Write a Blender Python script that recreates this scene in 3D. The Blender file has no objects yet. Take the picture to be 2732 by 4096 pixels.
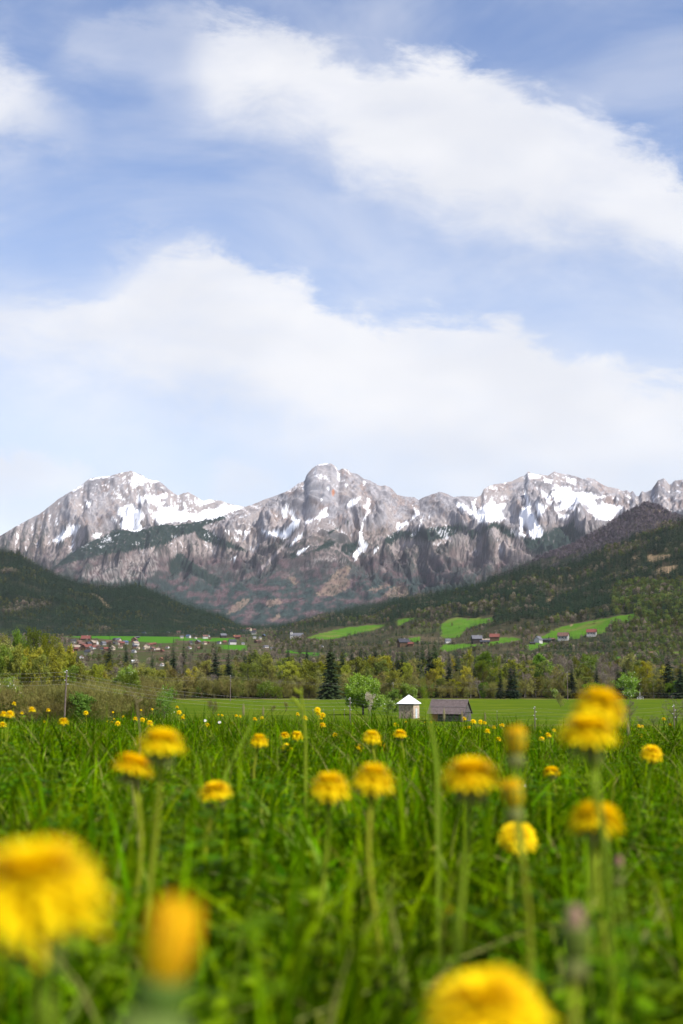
import bpy, math, random
import numpy as np
from mathutils import Vector, Matrix

# ------------------------------------------------------------------ camera, sky, sun, exposure
S = bpy.context.scene
COL = S.collection
F = 5689.0                                   # focal length in photo pixels
HOR = 2700.0                                 # photo row of the true horizon
TH = math.atan((HOR - 2048.0) / F)

def st(u, v):                                # photo pixel -> (X/Y, Z/Y)
    a = (u - 1366.0) / F; b = (2048.0 - v) / F
    d = math.cos(TH) - b * math.sin(TH)
    return a / d, (math.sin(TH) + b * math.cos(TH)) / d

def P(u, v, Y):
    s, t = st(u, v)
    return (s * Y, Y, t * Y)

def uv_of(X, Y, Z):                          # numpy, world -> photo pixel
    s = X / Y; t = Z / Y
    c, n = math.cos(TH), math.sin(TH)
    b = (t * c - n) / (c + t * n)
    d = c - b * n
    return 1366.0 + s * d * F, 2048.0 - b * F

cd = bpy.data.cameras.new('camera'); cam = bpy.data.objects.new('camera', cd); COL.objects.link(cam)
cam.location = (0, 0, 0); cam.rotation_euler = (math.radians(90) + TH, 0, 0)
cd.sensor_fit = 'VERTICAL'; cd.sensor_height = 36.0; cd.lens = 50.0
cd.clip_start = 0.02; cd.clip_end = 60000
cd.dof.use_dof = True; cd.dof.focus_distance = 24.0; cd.dof.aperture_fstop = 6.3
S.camera = cam

SUN_AZ = math.radians(50)                    # to the right of straight behind the camera
SUN_EL = math.radians(50)
sd = Vector((math.sin(SUN_AZ) * math.cos(SUN_EL), -math.cos(SUN_AZ) * math.cos(SUN_EL), math.sin(SUN_EL)))
sl = bpy.data.lights.new('sun', 'SUN'); sun = bpy.data.objects.new('sun', sl); COL.objects.link(sun)
sl.energy = 5.0; sl.angle = math.radians(0.53); sl.color = (1.0, 0.955, 0.89)
sun.rotation_euler = (-sd).to_track_quat('-Z', 'Y').to_euler()

S.view_settings.view_transform = 'Standard'; S.view_settings.look = 'None'
S.view_settings.gamma = 1.0; S.view_settings.use_curve_mapping = False
S.view_settings.exposure = 0.38
S.cycles.max_bounces = 6; S.cycles.diffuse_bounces = 3; S.cycles.glossy_bounces = 2
S.cycles.transmission_bounces = 4; S.cycles.volume_bounces = 0; S.cycles.transparent_max_bounces = 8
S.cycles.caustics_reflective = False; S.cycles.caustics_refractive = False
S.cycles.use_denoising = True

class NT:                                    # tiny node helper
    def __init__(self, tree): self.t = tree; self.n = tree.nodes; self.l = tree.links
    def add(self, ty, **kw):
        nd = self.n.new(ty)
        for k, v in kw.items():
            if k.startswith('i_'):
                nd.inputs[int(k[2:]) if k[2:].isdigit() else k[2:]].default_value = v
            else: setattr(nd, k, v)
        return nd
    def link(self, a, b): self.l.new(a, b)
    def put(self, sock, x):
        if isinstance(x, (int, float)): sock.default_value = x
        elif isinstance(x, (tuple, list)):
            sock.default_value = (list(x) + [1.0])[:4] if sock.type == 'RGBA' else x
        else: self.l.new(x, sock)
    def math(self, op, a, b=0.0, c=None, clamp=False):
        m = self.add('ShaderNodeMath', operation=op, use_clamp=clamp)
        self.put(m.inputs[0], a); self.put(m.inputs[1], b)
        if c is not None: self.put(m.inputs[2], c)
        return m.outputs[0]
    def mix(self, f, a, b, blend='MIX'):
        m = self.add('ShaderNodeMix', data_type='RGBA', blend_type=blend)
        self.put(m.inputs[0], f); self.put(m.inputs[6], a); self.put(m.inputs[7], b)
        return m.outputs[2]
    def noise(self, vec, scale, detail=4, rough=0.55, dist=0.0, col=False):
        m = self.add('ShaderNodeTexNoise'); m.inputs['Scale'].default_value = scale
        m.inputs['Detail'].default_value = detail; m.inputs['Roughness'].default_value = rough
        m.inputs['Distortion'].default_value = dist
        if vec is not None: self.l.new(vec, m.inputs['Vector'])
        return m.outputs['Color' if col else 'Fac']
    def smooth(self, x, a, b, lo=0.0, hi=1.0):
        m = self.add('ShaderNodeMapRange', interpolation_type='SMOOTHSTEP')
        self.put(m.inputs[0], x); self.put(m.inputs[1], a); self.put(m.inputs[2], b)
        m.inputs[3].default_value = lo; m.inputs[4].default_value = hi
        return m.outputs[0]
    def curve(self, x, pts, x0, x1, y0, y1):  # piecewise smooth function y(x)
        m = self.add('ShaderNodeFloatCurve')
        xx = self.math('DIVIDE', self.math('SUBTRACT', x, x0), x1 - x0, clamp=True)
        self.put(m.inputs['Value'], xx)
        c = m.mapping.curves[0]
        q = [((a - x0) / (x1 - x0), (b - y0) / (y1 - y0)) for a, b in pts]
        while len(c.points) < len(q): c.points.new(0.5, 0.5)
        for i, (a, b) in enumerate(q):
            c.points[i].location = (min(1, max(0, a)), min(1, max(0, b))); c.points[i].handle_type = 'AUTO_CLAMPED'
        m.mapping.use_clip = False
        m.mapping.update()
        return self.math('MULTIPLY_ADD', m.outputs[0], y1 - y0, y0)

def build_world():
    w = bpy.data.worlds.new('World'); S.world = w; w.use_nodes = True
    t = NT(w.node_tree); t.n.clear()
    tc = t.add('ShaderNodeTexCoord').outputs['Generated']
    sx = t.add('ShaderNodeSeparateXYZ'); t.link(tc, sx.inputs[0])
    ay = t.math('MAXIMUM', t.math('ABSOLUTE', sx.outputs[1]), 0.08)
    p = t.math('DIVIDE', sx.outputs[0], ay); q = t.math('DIVIDE', sx.outputs[2], ay)
    cv = t.add('ShaderNodeCombineXYZ'); t.link(p, cv.inputs[0]); t.link(q, cv.inputs[1])
    # streaky domain warp
    st_ = t.add('ShaderNodeMapping'); st_.inputs['Rotation'].default_value = (0, 0, 0.45); st_.inputs['Scale'].default_value = (1.0, 2.0, 1)
    t.link(cv.outputs[0], st_.inputs[0]); vec = st_.outputs[0]
    n1 = t.noise(vec, 7, 2, 0.5); n2 = t.noise(vec, 18, 7, 0.66, 0.35); n3 = t.noise(cv.outputs[0], 13, 4, 0.55, 0.2)
    qq = t.math('ADD', q, t.math('MULTIPLY', t.math('SUBTRACT', n1, 0.5), 0.045))
    qq = t.math('ADD', qq, t.math('MULTIPLY', t.math('SUBTRACT', n2, 0.5), 0.075))
    pp = t.math('ADD', p, t.math('MULTIPLY', t.math('SUBTRACT', n3, 0.5), 0.04))
    X0, X1, Y0, Y1 = -0.40, 0.40, -0.2, 0.65
    def cur(pts): return t.curve(pp, [st(u, v) for u, v in pts], X0, X1, Y0, Y1)
    def cloud(top, bot, st_, sb_, fade=None):
        a = t.smooth(t.math('SUBTRACT', cur(top), qq), -st_[0], st_[1])
        b = t.smooth(t.math('SUBTRACT', qq, cur(bot)), -sb_[0], sb_[1])
        m = t.math('MULTIPLY', a, b)
        if fade:
            c = t.curve(pp, [(st(u, 1500)[0], f) for u, f in fade], X0, X1, 0.0, 1.0)
            m = t.math('MULTIPLY', m, c)
        return m
    A = cloud([(-900, 900), (100, 350), (230, 140), (420, 60), (700, 40), (950, 30), (1120, 60), (1300, 150), (1500, 190), (1750, 150), (1950, 240), (2150, 340), (2400, 370), (2520, 500), (2740, 620), (3300, 900)],
              [(-900, 950), (100, 360), (240, 330), (480, 330), (650, 480), (900, 540), (1150, 560), (1400, 760), (1650, 900), (1900, 1000), (2200, 1040), (2450, 1060), (2740, 1160), (3300, 1400)],
              (0.003, 0.026), (0.020, 0.050), [(-900, 0.5), (150, 0.15), (300, 0.40), (560, 0.30), (780, 0.62), (960, 0.95), (1500, 1.0), (2732, 0.95), (3600, 1)])
    B = cloud([(-900, 1200), (0, 1180), (300, 1170), (470, 1090), (640, 980), (850, 930), (1000, 1010), (1230, 1050), (1330, 1150), (1500, 1215), (1800, 1235), (2080, 1240), (2160, 1350), (2400, 1400), (2740, 1480), (3400, 1600)],
              [(-900, 1300), (0, 1400), (300, 1490), (800, 1600), (1200, 1720), (1700, 1850), (2200, 1900), (2740, 1900), (3400, 1900)],
              (0.002, 0.022), (0.060, 0.05), [(-900, 0.8), (0, 0.9), (500, 0.97), (1200, 1.0), (3600, 1)])
    C = cloud([(-900, 0), (-60, 80), (60, 160), (200, 270), (330, 380), (480, 600), (700, 900)], [(-900, 800), (0, 640), (250, 640), (420, 640), (700, 900)],
              (0.004, 0.05), (0.02, 0.05), [(-900, 1), (0, 0.85), (230, 0.7), (400, 0.25), (600, 0)])
    # thin high veils: wisps above the lower cloud, a pale wash under it
    W = cloud([(-900, 900), (0, 900), (300, 1000), (560, 720), (720, 760), (900, 900), (1100, 1050), (3400, 1600)], [(-900, 1300), (3400, 1700)],
              (0.0, 0.07), (0.02, 0.03), [(-900, 0.6), (0, 0.45), (500, 0.5), (800, 0.6), (1300, 0.1), (2700, 0.15)])
    D = cloud([(-900, 1780), (0, 1790), (250, 1815), (420, 1880), (560, 1990), (760, 1960), (870, 1850), (980, 1845), (1100, 1900), (1250, 1990), (3400, 2100)], [(-900, 2150), (3400, 2150)],
              (0.003, 0.02), (0.01, 0.05), [(-900, 0.75), (0, 0.75), (400, 0.6), (560, 0.0), (780, 0.0), (900, 0.6), (1100, 0.4), (1250, 0), (3400, 0)])
    W = t.math('MULTIPLY', W, t.smooth(n2, 0.35, 0.62))
    V = t.smooth(t.noise(vec, 4.5, 5, 0.6, 0.5), 0.34, 0.72, 0.0, 0.40)
    H = t.math('MULTIPLY', t.smooth(q, 0.42, 0.0), t.smooth(p, -0.30, 0.22, 0.42, 0.85))   # milky air low in the sky
    dens = t.smooth(t.noise(vec, 9, 5, 0.6, 0.2), 0.25, 0.60, 0.80, 1.0)
    def union(a, b): return t.math('SUBTRACT', 1.0, t.math('MULTIPLY', t.math('SUBTRACT', 1.0, a), t.math('SUBTRACT', 1.0, b)))
    cl = t.math('MULTIPLY', union(union(union(A, B), union(C, W)), D), dens)
    # outside the frame the same kind of cloud carries on
    big = t.smooth(t.noise(cv.outputs[0], 3.2, 5, 0.55, 0.3), 0.56, 0.72)
    out = t.math('MAXIMUM', t.smooth(t.math('ABSOLUTE', p), 0.34, 0.5), t.smooth(q, 0.5, 0.62))
    cl = t.math('ADD', t.math('MULTIPLY', cl, t.math('SUBTRACT', 1.0, out)), t.math('MULTIPLY', big, out))
    cl = union(union(cl, V), H)
    cl = t.math('MULTIPLY', cl, 0.97)
    sky = t.add('ShaderNodeTexSky', sky_type='NISHITA', sun_disc=False)
    sky.sun_elevation = SUN_EL; sky.sun_rotation = math.pi - SUN_AZ
    sky.air_density = 1.0; sky.dust_density = 0.4; sky.ozone_density = 1.6
    skc = t.mix(1.0, sky.outputs[0], SKY_TINT, 'MULTIPLY')
    ccol = t.mix(t.smooth(n1, 0.35, 0.65), CLOUD_LO, CLOUD_HI)
    col = t.mix(cl, skc, ccol)
    bg = t.add('ShaderNodeBackground'); t.link(col, bg.inputs[0]); bg.inputs[1].default_value = 0.116
    o = t.add('ShaderNodeOutputWorld'); t.link(bg.outputs[0], o.inputs[0])

SKY_TINT = (1.12, 1.08, 1.20)
CLOUD_LO = (5.7, 5.8, 6.15)
CLOUD_HI = (6.5, 6.5, 6.65)
build_world()

# ------------------------------------------------------------------ helpers
rnd = random.Random(7)
def tag(o, label=None, cat=None, group=None, kind=None):
    if label: o['label'] = label
    if cat: o['category'] = cat
    if group: o['group'] = group
    if kind: o['kind'] = kind
    return o
def link(o, parent=None):
    COL.objects.link(o)
    if parent is not None: o.parent = parent
    return o
def empty(name, loc=(0, 0, 0), rz=0.0):
    o = bpy.data.objects.new(name, None); o.location = loc; o.rotation_euler = (0, 0, rz); o.empty_display_size = 0.1
    return link(o)
def obj(name, me, parent=None, loc=(0, 0, 0), rot=(0, 0, 0), sc=(1, 1, 1)):
    o = bpy.data.objects.new(name, me); o.location = loc; o.rotation_euler = rot; o.scale = sc
    return link(o, parent)
KIDS = {}
def part(name, me, parent, loc=(0, 0, 0), rot=(0, 0, 0), sc=(1, 1, 1)):
    o = obj(name, me, parent, loc, rot, sc); KIDS.setdefault(parent.name, []).append(o); return o

def mesh_np(name, V, Fq, mat=None, smooth=False, cols=None):
    me = bpy.data.meshes.new(name)
    V = np.asarray(V, dtype=np.float32); Fq = np.asarray(Fq, dtype=np.int32)
    k = Fq.shape[1]
    me.vertices.add(len(V)); me.vertices.foreach_set('co', V.ravel())
    me.loops.add(Fq.size); me.loops.foreach_set('vertex_index', Fq.ravel())
    me.polygons.add(len(Fq)); me.polygons.foreach_set('loop_start', np.arange(0, Fq.size, k, dtype=np.int32))
    me.update(calc_edges=True)
    if smooth: me.polygons.foreach_set('use_smooth', np.ones(len(Fq), dtype=bool))
    if cols is not None:
        a = me.color_attributes.new('tone', 'FLOAT_COLOR', 'POINT')
        c = np.ones((len(V), 4), dtype=np.float32); c[:, :cols.shape[1]] = cols
        a.data.foreach_set('color', c.ravel())
    if mat: me.materials.append(mat)
    return me

class MB:                                    # mesh builder, mixed polygons, a tone value per vertex
    def __init__(self): self.v = []; self.f = []; self.c = []; self.m = []
    def vert(self, p, c=0.5): self.v.append(tuple(p)); self.c.append(c); return len(self.v) - 1
    def poly(self, pts, c=0.5, mi=0):
        b = len(self.v)
        for p in pts: self.vert(p, c)
        self.f.append(tuple(range(b, b + len(pts)))); self.m.append(mi)
    def box(self, x0, x1, y0, y1, z0, z1, c=0.5, mi=0):
        b = len(self.v)
        for z in (z0, z1):
            for x, y in ((x0, y0), (x1, y0), (x1, y1), (x0, y1)): self.vert((x, y, z), c)
        for f in ((3, 2, 1, 0), (4, 5, 6, 7), (0, 1, 5, 4), (1, 2, 6, 5), (2, 3, 7, 6), (3, 0, 4, 7)):
            self.f.append(tuple(b + i for i in f)); self.m.append(mi)
    def tube(self, p0, p1, r0, r1, n=5, c=0.5, cap=False, mi=0):
        p0 = Vector(p0); p1 = Vector(p1); d = (p1 - p0)
        if d.length < 1e-9: return
        d.normalize(); a = d.orthogonal().normalized(); e = d.cross(a)
        b = len(self.v)
        for p, r in ((p0, r0), (p1, r1)):
            for i in range(n):
                w = 2 * math.pi * i / n
                self.vert(p + (a * math.cos(w) + e * math.sin(w)) * r, c)
        for i in range(n):
            j = (i + 1) % n
            self.f.append((b + i, b + j, b + n + j, b + n + i)); self.m.append(mi)
        if cap: self.f.append(tuple(b + n + i for i in range(n))); self.m.append(mi)
    def path(self, pts, rad, n=6, c=0.5, mi=0, cap=True):
        prev = None
        b0 = len(self.v)
        for k, p in enumerate(pts):
            p = Vector(p)
            d = (Vector(pts[min(k + 1, len(pts) - 1)]) - Vector(pts[max(k - 1, 0)])).normalized()
            a = (prev - d * prev.dot(d)).normalized() if prev else d.orthogonal().normalized()
            prev = a; e = d.cross(a)
            for i in range(n):
                w = 2 * math.pi * i / n
                self.vert(p + (a * math.cos(w) + e * math.sin(w)) * rad[k], c)
        for k in range(len(pts) - 1):
            for i in range(n):
                j = (i + 1) % n
                self.f.append((b0 + k * n + i, b0 + k * n + j, b0 + (k + 1) * n + j, b0 + (k + 1) * n + i)); self.m.append(mi)
        if cap:
            self.f.append(tuple(b0 + (len(pts) - 1) * n + i for i in range(n))); self.m.append(mi)
    def mesh(self, name, mats, smooth=False):
        me = bpy.data.meshes.new(name)
        me.from_pydata(self.v, [], self.f)
        a = me.color_attributes.new('tone', 'FLOAT_COLOR', 'POINT')
        c = np.ones((len(self.v), 4), dtype=np.float32)
        cc = np.array([x if isinstance(x, (tuple, list)) else (x, x, x) for x in self.c], dtype=np.float32)
        c[:, :3] = cc; a.data.foreach_set('color', c.ravel())
        if not isinstance(mats, (list, tuple)): mats = [mats]
        for m in mats: me.materials.append(m)
        if len(mats) > 1: me.polygons.foreach_set('material_index', np.array(self.m, dtype=np.int32))
        if smooth: me.polygons.foreach_set('use_smooth', np.ones(len(self.f), dtype=bool))
        me.update()
        return me

# numpy gradient noise
def _h(ix, iy, seed):
    h = (ix.astype(np.int64) * 374761393 + iy.astype(np.int64) * 668265263 + seed * 974711) & 0xffffffff
    h = ((h ^ (h >> 13)) * 1274126177) & 0xffffffff
    h = h ^ (h >> 16)
    return h & 0xffff
def gn(x, y, seed=0):
    ix = np.floor(x); iy = np.floor(y); fx = x - ix; fy = y - iy
    ux = fx * fx * fx * (fx * (fx * 6 - 15) + 10); uy = fy * fy * fy * (fy * (fy * 6 - 15) + 10)
    def g(a, b):
        an = _h(ix + a, iy + b, seed) * (2 * math.pi / 65536.0)
        return np.cos(an) * (fx - a) + np.sin(an) * (fy - b)
    n0 = g(0, 0) * (1 - ux) + g(1, 0) * ux; n1 = g(0, 1) * (1 - ux) + g(1, 1) * ux
    return (n0 * (1 - uy) + n1 * uy) * 1.45
def fbm(x, y, oct=5, seed=0, gain=0.5):
    r = 0; a = 1.0; s = 0
    for i in range(oct):
        r = r + a * gn(x, y, seed + i); s += a; a *= gain; x = x * 2.03 + 11.3; y = y * 2.03 + 5.7
    return r / s
def ridged(x, y, oct=5, seed=0, gain=0.55):
    r = 0; a = 1.0; s = 0; w = 1.0
    for i in range(oct):
        n = (1 - np.abs(gn(x, y, seed + i)) * 1.6).clip(0, 1) ** 2
        r = r + a * n * w; s += a; a *= gain; w = (n * 1.6).clip(0.2, 1); x = x * 2.1 + 3.1; y = y * 2.1 + 9.2
    return r / s
def sstep(x, a, b): t = ((x - a) / (b - a)).clip(0, 1); return t * t * (3 - 2 * t)
def inpoly(u, v, poly):
    r = np.zeros(u.shape, dtype=bool); n = len(poly)
    xs = [p[0] for p in poly]; ys = [p[1] for p in poly]
    bb = (u >= min(xs)) & (u <= max(xs)) & (v >= min(ys)) & (v <= max(ys))
    if not bb.any(): return r
    uu = u[bb]; vv = v[bb]; rr = np.zeros(uu.shape, dtype=bool)
    j = n - 1
    for i in range(n):
        xi, yi = poly[i]; xj, yj = poly[j]
        c = ((yi > vv) != (yj > vv)) & (uu < (xj - xi) * (vv - yi) / ((yj - yi) or 1e-9) + xi)
        rr ^= c; j = i
    r[bb] = rr
    return r
def crop(ox, oy, k, pts):                    # '1,2 3,4' in an enlarged crop -> photo pixels
    return [(ox + float(a.split(',')[0]) * k, oy + float(a.split(',')[1]) * k) for a in pts.split()]
K1 = 0.6378; K2 = 0.44643

# ------------------------------------------------------------------ materials
def new_mat(name):
    m = bpy.data.materials.new(name); m.use_nodes = True; t = NT(m.node_tree); t.n.clear()
    return m, t
def finish(t, sh):
    o = t.add('ShaderNodeOutputMaterial'); t.link(sh, o.inputs[0])
def bsdf(t, col, rough=0.8, spec=0.2, bump=None, bstr=0.3, bdist=0.05):
    b = t.add('ShaderNodeBsdfPrincipled'); t.put(b.inputs['Base Color'], col); t.put(b.inputs['Roughness'], rough)
    b.inputs['Specular IOR Level'].default_value = spec
    if bump is not None:
        bp = t.add('ShaderNodeBump'); bp.inputs['Strength'].default_value = bstr; bp.inputs['Distance'].default_value = bdist
        t.link(bump, bp.inputs['Height']); t.link(bp.outputs[0], b.inputs['Normal'])
    return b.outputs[0]
def plain(name, c1, c2=None, scale=3.0, rough=0.8, spec=0.2, bstr=0.0):
    m, t = new_mat(name)
    tc = t.add('ShaderNodeTexCoord').outputs['Object']
    n = t.noise(tc, scale, 5, 0.6)
    c2 = c2 or tuple(x * 0.7 for x in c1)
    col = t.mix(t.smooth(n, 0.3, 0.7), c1, c2)
    finish(t, bsdf(t, col, rough, spec, n if bstr else None, bstr, 0.02))
    return m
def leafmat(name, ca, cb, trans=0.3, rough=0.55, spec=0.15, var=0.35, cc=None, tcol=None, hv=0.05):
    """foliage: tone attribute picks between two colours, every plant a little different, light passes through"""
    m, t = new_mat(name)
    at = t.add('ShaderNodeAttribute', attribute_name='tone')
    f = t.add('ShaderNodeSeparateColor'); t.link(at.outputs['Color'], f.inputs[0])
    col = t.mix(f.outputs[0], ca, cb)
    if cc: col = t.mix(f.outputs[1], col, cc)
    oi = t.add('ShaderNodeObjectInfo').outputs['Random']
    k = t.math('MULTIPLY_ADD', oi, var, 1 - var * 0.5)
    hs = t.add('ShaderNodeHueSaturation'); t.link(col, hs.inputs['Color']); t.link(k, hs.inputs['Value'])
    t.link(t.math('MULTIPLY_ADD', t.math('FRACT', t.math('MULTIPLY', oi, 7.31)), hv, 0.5 - hv / 2), hs.inputs['Hue'])
    b = t.add('ShaderNodeBsdfPrincipled'); t.link(hs.outputs[0], b.inputs['Base Color'])
    b.inputs['Roughness'].default_value = rough; b.inputs['Specular IOR Level'].default_value = spec
    if trans > 0:
        tr = t.add('ShaderNodeBsdfTranslucent')
        tcl = t.mix(1.0, hs.outputs[0], tcol or (1.5, 1.35, 0.5), 'MULTIPLY'); t.link(tcl, tr.inputs[0])
        mx = t.add('ShaderNodeMixShader'); mx.inputs[0].default_value = trans
        t.link(b.outputs[0], mx.inputs[1]); t.link(tr.outputs[0], mx.inputs[2]); finish(t, mx.outputs[0])
    else: finish(t, b.outputs[0])
    return m
def vcolmat(name, nscale, amp=0.35, rough=1.0, spec=0.0, bstr=0.5, bdist=5.0, detail=6):
    m, t = new_mat(name)
    at = t.add('ShaderNodeAttribute', attribute_name='tone').outputs['Color']
    tc = t.add('ShaderNodeTexCoord').outputs['Object']
    n = t.noise(tc, nscale, detail, 0.65)
    g = t.math('MULTIPLY_ADD', t.math('SUBTRACT', n, 0.5), amp * 2, 1.0)
    gg = t.add('ShaderNodeCombineXYZ')
    for i in range(3): t.link(g, gg.inputs[i])
    col = t.mix(1.0, at, gg.outputs[0], 'MULTIPLY')
    finish(t, bsdf(t, col, rough, spec, n, bstr, bdist))
    return m
# ------------------------------------------------------------------ terrain
A2 = 0.00174
def vt(y): return np.interp(y, [600, 1000, 1500, 2500, 3500, 7000], [-9, 4, 20, 62, 108, 240])
def ground_z(X, Y):
    X = np.asarray(X, dtype=float); Y = np.asarray(Y, dtype=float)
    Yp = np.maximum(Y, 0)
    z = np.where(Yp < 30, -0.325 - A2 * Yp * Yp, -0.325 - A2 * 900 - 0.1044 * (Yp - 30))
    z = z + 0.012 * gn(X * 1.3, Y * 1.3, 5) + 0.02 * gn(X * 0.35, Y * 0.35, 6) * sstep(Yp, 2, 8) - 0.055 * sstep(X, -0.3, 0.9) * sstep(Yp, 2, 5)
    fl = -9 + 0.25 * gn(X / 60, Y / 60, 9)
    z = np.where(Y > 30, np.maximum(z, -9.6), z)
    w = sstep(Y, 70, 115)
    z = z * (1 - w) + fl * w
    return np.where(Y > 600, vt(Y) + 3 * gn(X / 300, Y / 300, 3) * sstep(Y, 600, 1200) + (fl + 9) * (1 - sstep(Y, 600, 900)), z)
def gz(x, y): return float(ground_z(np.array([x]), np.array([y]))[0])

def grid(xs, ys, zf):
    X, Y = np.meshgrid(xs, ys); Z = zf(X, Y)
    V = np.stack([X.ravel(), Y.ravel(), Z.ravel()], 1)
    nx, ny = len(xs), len(ys)
    i = (np.arange(ny - 1)[:, None] * nx + np.arange(nx - 1)[None, :]).ravel()
    return V, np.stack([i, i + 1, i + 1 + nx, i + nx], 1), X, Y, Z
def sgrid(s, ys, zf):                        # fan-shaped grid
    Sx, Y = np.meshgrid(s, ys); X = Sx * Y; Z = zf(Sx, Y)
    V = np.stack([X.ravel(), Y.ravel(), Z.ravel()], 1)
    nx, ny = len(s), len(ys)
    i = (np.arange(ny - 1)[:, None] * nx + np.arange(nx - 1)[None, :]).ravel()
    return V, np.stack([i, i + 1, i + 1 + nx, i + nx], 1), X, Y, Z
def mixc(c, m, col): return c * (1 - m[..., None]) + np.array(col, dtype=float) * m[..., None]

# near meadow soil under the grass
m_soil = vcolmat('meadow_soil', 9, 0.5, bstr=0.4, bdist=0.02)
xs = np.sort(np.concatenate([np.linspace(-4, 4, 60), -np.geomspace(4.3, 4000, 22), np.geomspace(4.3, 4000, 22)]))
ys = np.concatenate([-np.geomspace(3000, 1, 18), np.linspace(-0.5, 16, 70), np.geomspace(17, 115, 26)])
V, Fq, X, Y, Z = grid(xs, ys, ground_z)
c = np.zeros(X.shape + (3,)) + (0.018, 0.03, 0.006)
c = mixc(c, sstep(Y, 10, 16), (0.05, 0.11, 0.012))
obj('meadow', mesh_np('meadow', V, Fq, m_soil, True, c.reshape(-1, 3)))['kind'] = 'structure'

# pasture with the hut and the shed, out to the wood
m_field = vcolmat('field_grass', 0.9, 0.22, bstr=0.15, bdist=0.1)
xs = np.sort(np.concatenate([np.linspace(-170, 170, 120), -np.geomspace(175, 4000, 14), np.geomspace(175, 4000, 14)]))
ys = np.concatenate([[115.0], np.linspace(122, 620, 120)])
V, Fq, X, Y, Z = grid(xs, ys, ground_z)
c = np.zeros(X.shape + (3,)) + (0.076, 0.118, 0.008)
n = fbm(X / 30, Y / 9, 4, 21)
c = mixc(c, sstep(n, 0.0, 0.5), (0.115, 0.145, 0.012)); c = mixc(c, sstep(-n, 0.05, 0.5), (0.058, 0.098, 0.008))
c = mixc(c, 0.7 * sstep(fbm(X / 8, Y / 60, 3, 24), 0.15, 0.4), (0.062, 0.104, 0.008))
U_, V_ = uv_of(X, Y, Z)
c = mixc(c, sstep(-(U_ + 40 * gn(U_ / 50, Y / 20, 2)), -720, -560), (0.05, 0.055, 0.018))            # rough ground left
c = mixc(c, sstep(Y, 545, 560) * 1.0, (0.07, 0.06, 0.025))                                            # wood floor
c = mixc(c, sstep(Y, 527, 534) * (1 - sstep(Y, 541, 546)) * sstep(fbm(X / 7, Y / 7, 3, 44), -0.05, 0.1) * 0.8, (0.24, 0.16, 0.08))  # dry reeds
c = mixc(c, (np.abs(Y - (262 + 0.06 * X)) < 4) * (X < 60) * sstep(gn(X / 4, Y / 4, 8), -0.3, 0.3) * 0.75, (0.16, 0.12, 0.06))      # worn track
obj('field', mesh_np('field', V, Fq, m_field, True, c.reshape(-1, 3)))['kind'] = 'structure'

# valley floor beyond the wood
G4 = lambda s: crop(0, 2400, K2, s); G5 = lambda s: crop(700, 2400, K2, s); G6 = lambda s: crop(1350, 2400, K2, s); G7 = lambda s: crop(2032, 2400, K2, s)
GREEN_V = [G4('530,312 760,300 1568,290 1568,384 1400,385 1250,372 860,345 530,325'),
           G5('-10,312 100,320 120,345 -10,352'), G5('20,345 120,345 400,340 560,345 560,367 240,372 30,362'),
           G5('395,402 520,403 655,405 640,455 440,440'), G5('970,452 1180,460 1310,478 1290,505 1150,482 990,472')]
m_valley = vcolmat('valley_grass', 0.08, 0.3, bstr=0.3, bdist=1.0)
sv = np.linspace(-0.55, 0.55, 330); yv = np.concatenate([np.linspace(612, 2000, 150), np.linspace(2010, 3600, 100), np.linspace(3700, 7000, 30)])
V, Fq, X, Y, Z = sgrid(sv, yv, lambda s, y: ground_z(s * y, y))
U_, V_ = uv_of(X, Y, Z)
c = np.zeros(X.shape + (3,)) + (0.060, 0.060, 0.026)
n = fbm(X / 70, Y / 70, 4, 31)
c = mixc(c, sstep(n, 0.0, 0.35), (0.055, 0.075, 0.025))
c = mixc(c, sstep(-n, 0.05, 0.4), (0.10, 0.07, 0.05))
for g in GREEN_V: c = mixc(c, inpoly(U_ + 3 * gn(U_ / 9, V_ / 5, 3), V_, g) * 1.0, (0.055, 0.16, 0.012))
obj('valley_floor', mesh_np('valley_floor', V, Fq, m_valley, True, c.reshape(-1, 3)))['kind'] = 'structure'

class Layer:
    def __init__(self, crest, yc, y0, t0, off, p=1.0, drop=0.35, lump=0.0, seed=0):
        a = [st(u, v + off) for u, v in crest]
        self.s = np.array([q[0] for q in a]); self.t = np.array([q[1] for q in a])
        self.yc = yc; self.y0 = y0; self.t0 = t0; self.p = p; self.drop = drop; self.lump = lump; self.seed = seed
    def par(self, s):
        return np.interp(s, self.s, self.t), np.interp(s, *self.yc), self.y0, self.t0
    def tt(self, s, Y):
        tc, Yc, Y0, t0 = self.par(s)
        x = ((Y - Y0) / (Yc - Y0)).clip(0, 1)
        return np.minimum(t0, tc) * (1 - x ** self.p) + tc * x ** self.p
    def z(self, s, Y):
        tc, Yc, Y0, t0 = self.par(s)
        z = Y * self.tt(s, Y)
        z = np.where(Y > Yc, tc * Yc - (Y - Yc) * self.drop, z)
        x = ((Y - Y0) / (Yc - Y0)).clip(0, 1)
        if self.lump: z = z + self.lump * fbm(s * Y / 260, Y / 260, 4, self.seed) * np.sin(x * math.pi) 
        return z
    def hit(self, u, v, dv=0):
        s, t = st(u, v)
        ys = np.linspace(self.y0 + 5, float(np.interp(s, *self.yc)), 500)
        zz = self.z(np.full(500, s), ys) / ys
        k = np.argmax(zz >= t) if (zz >= t).any() else 499
        Y = float(ys[k]); return (s * Y, Y, float(zz[k]) * Y)
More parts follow.
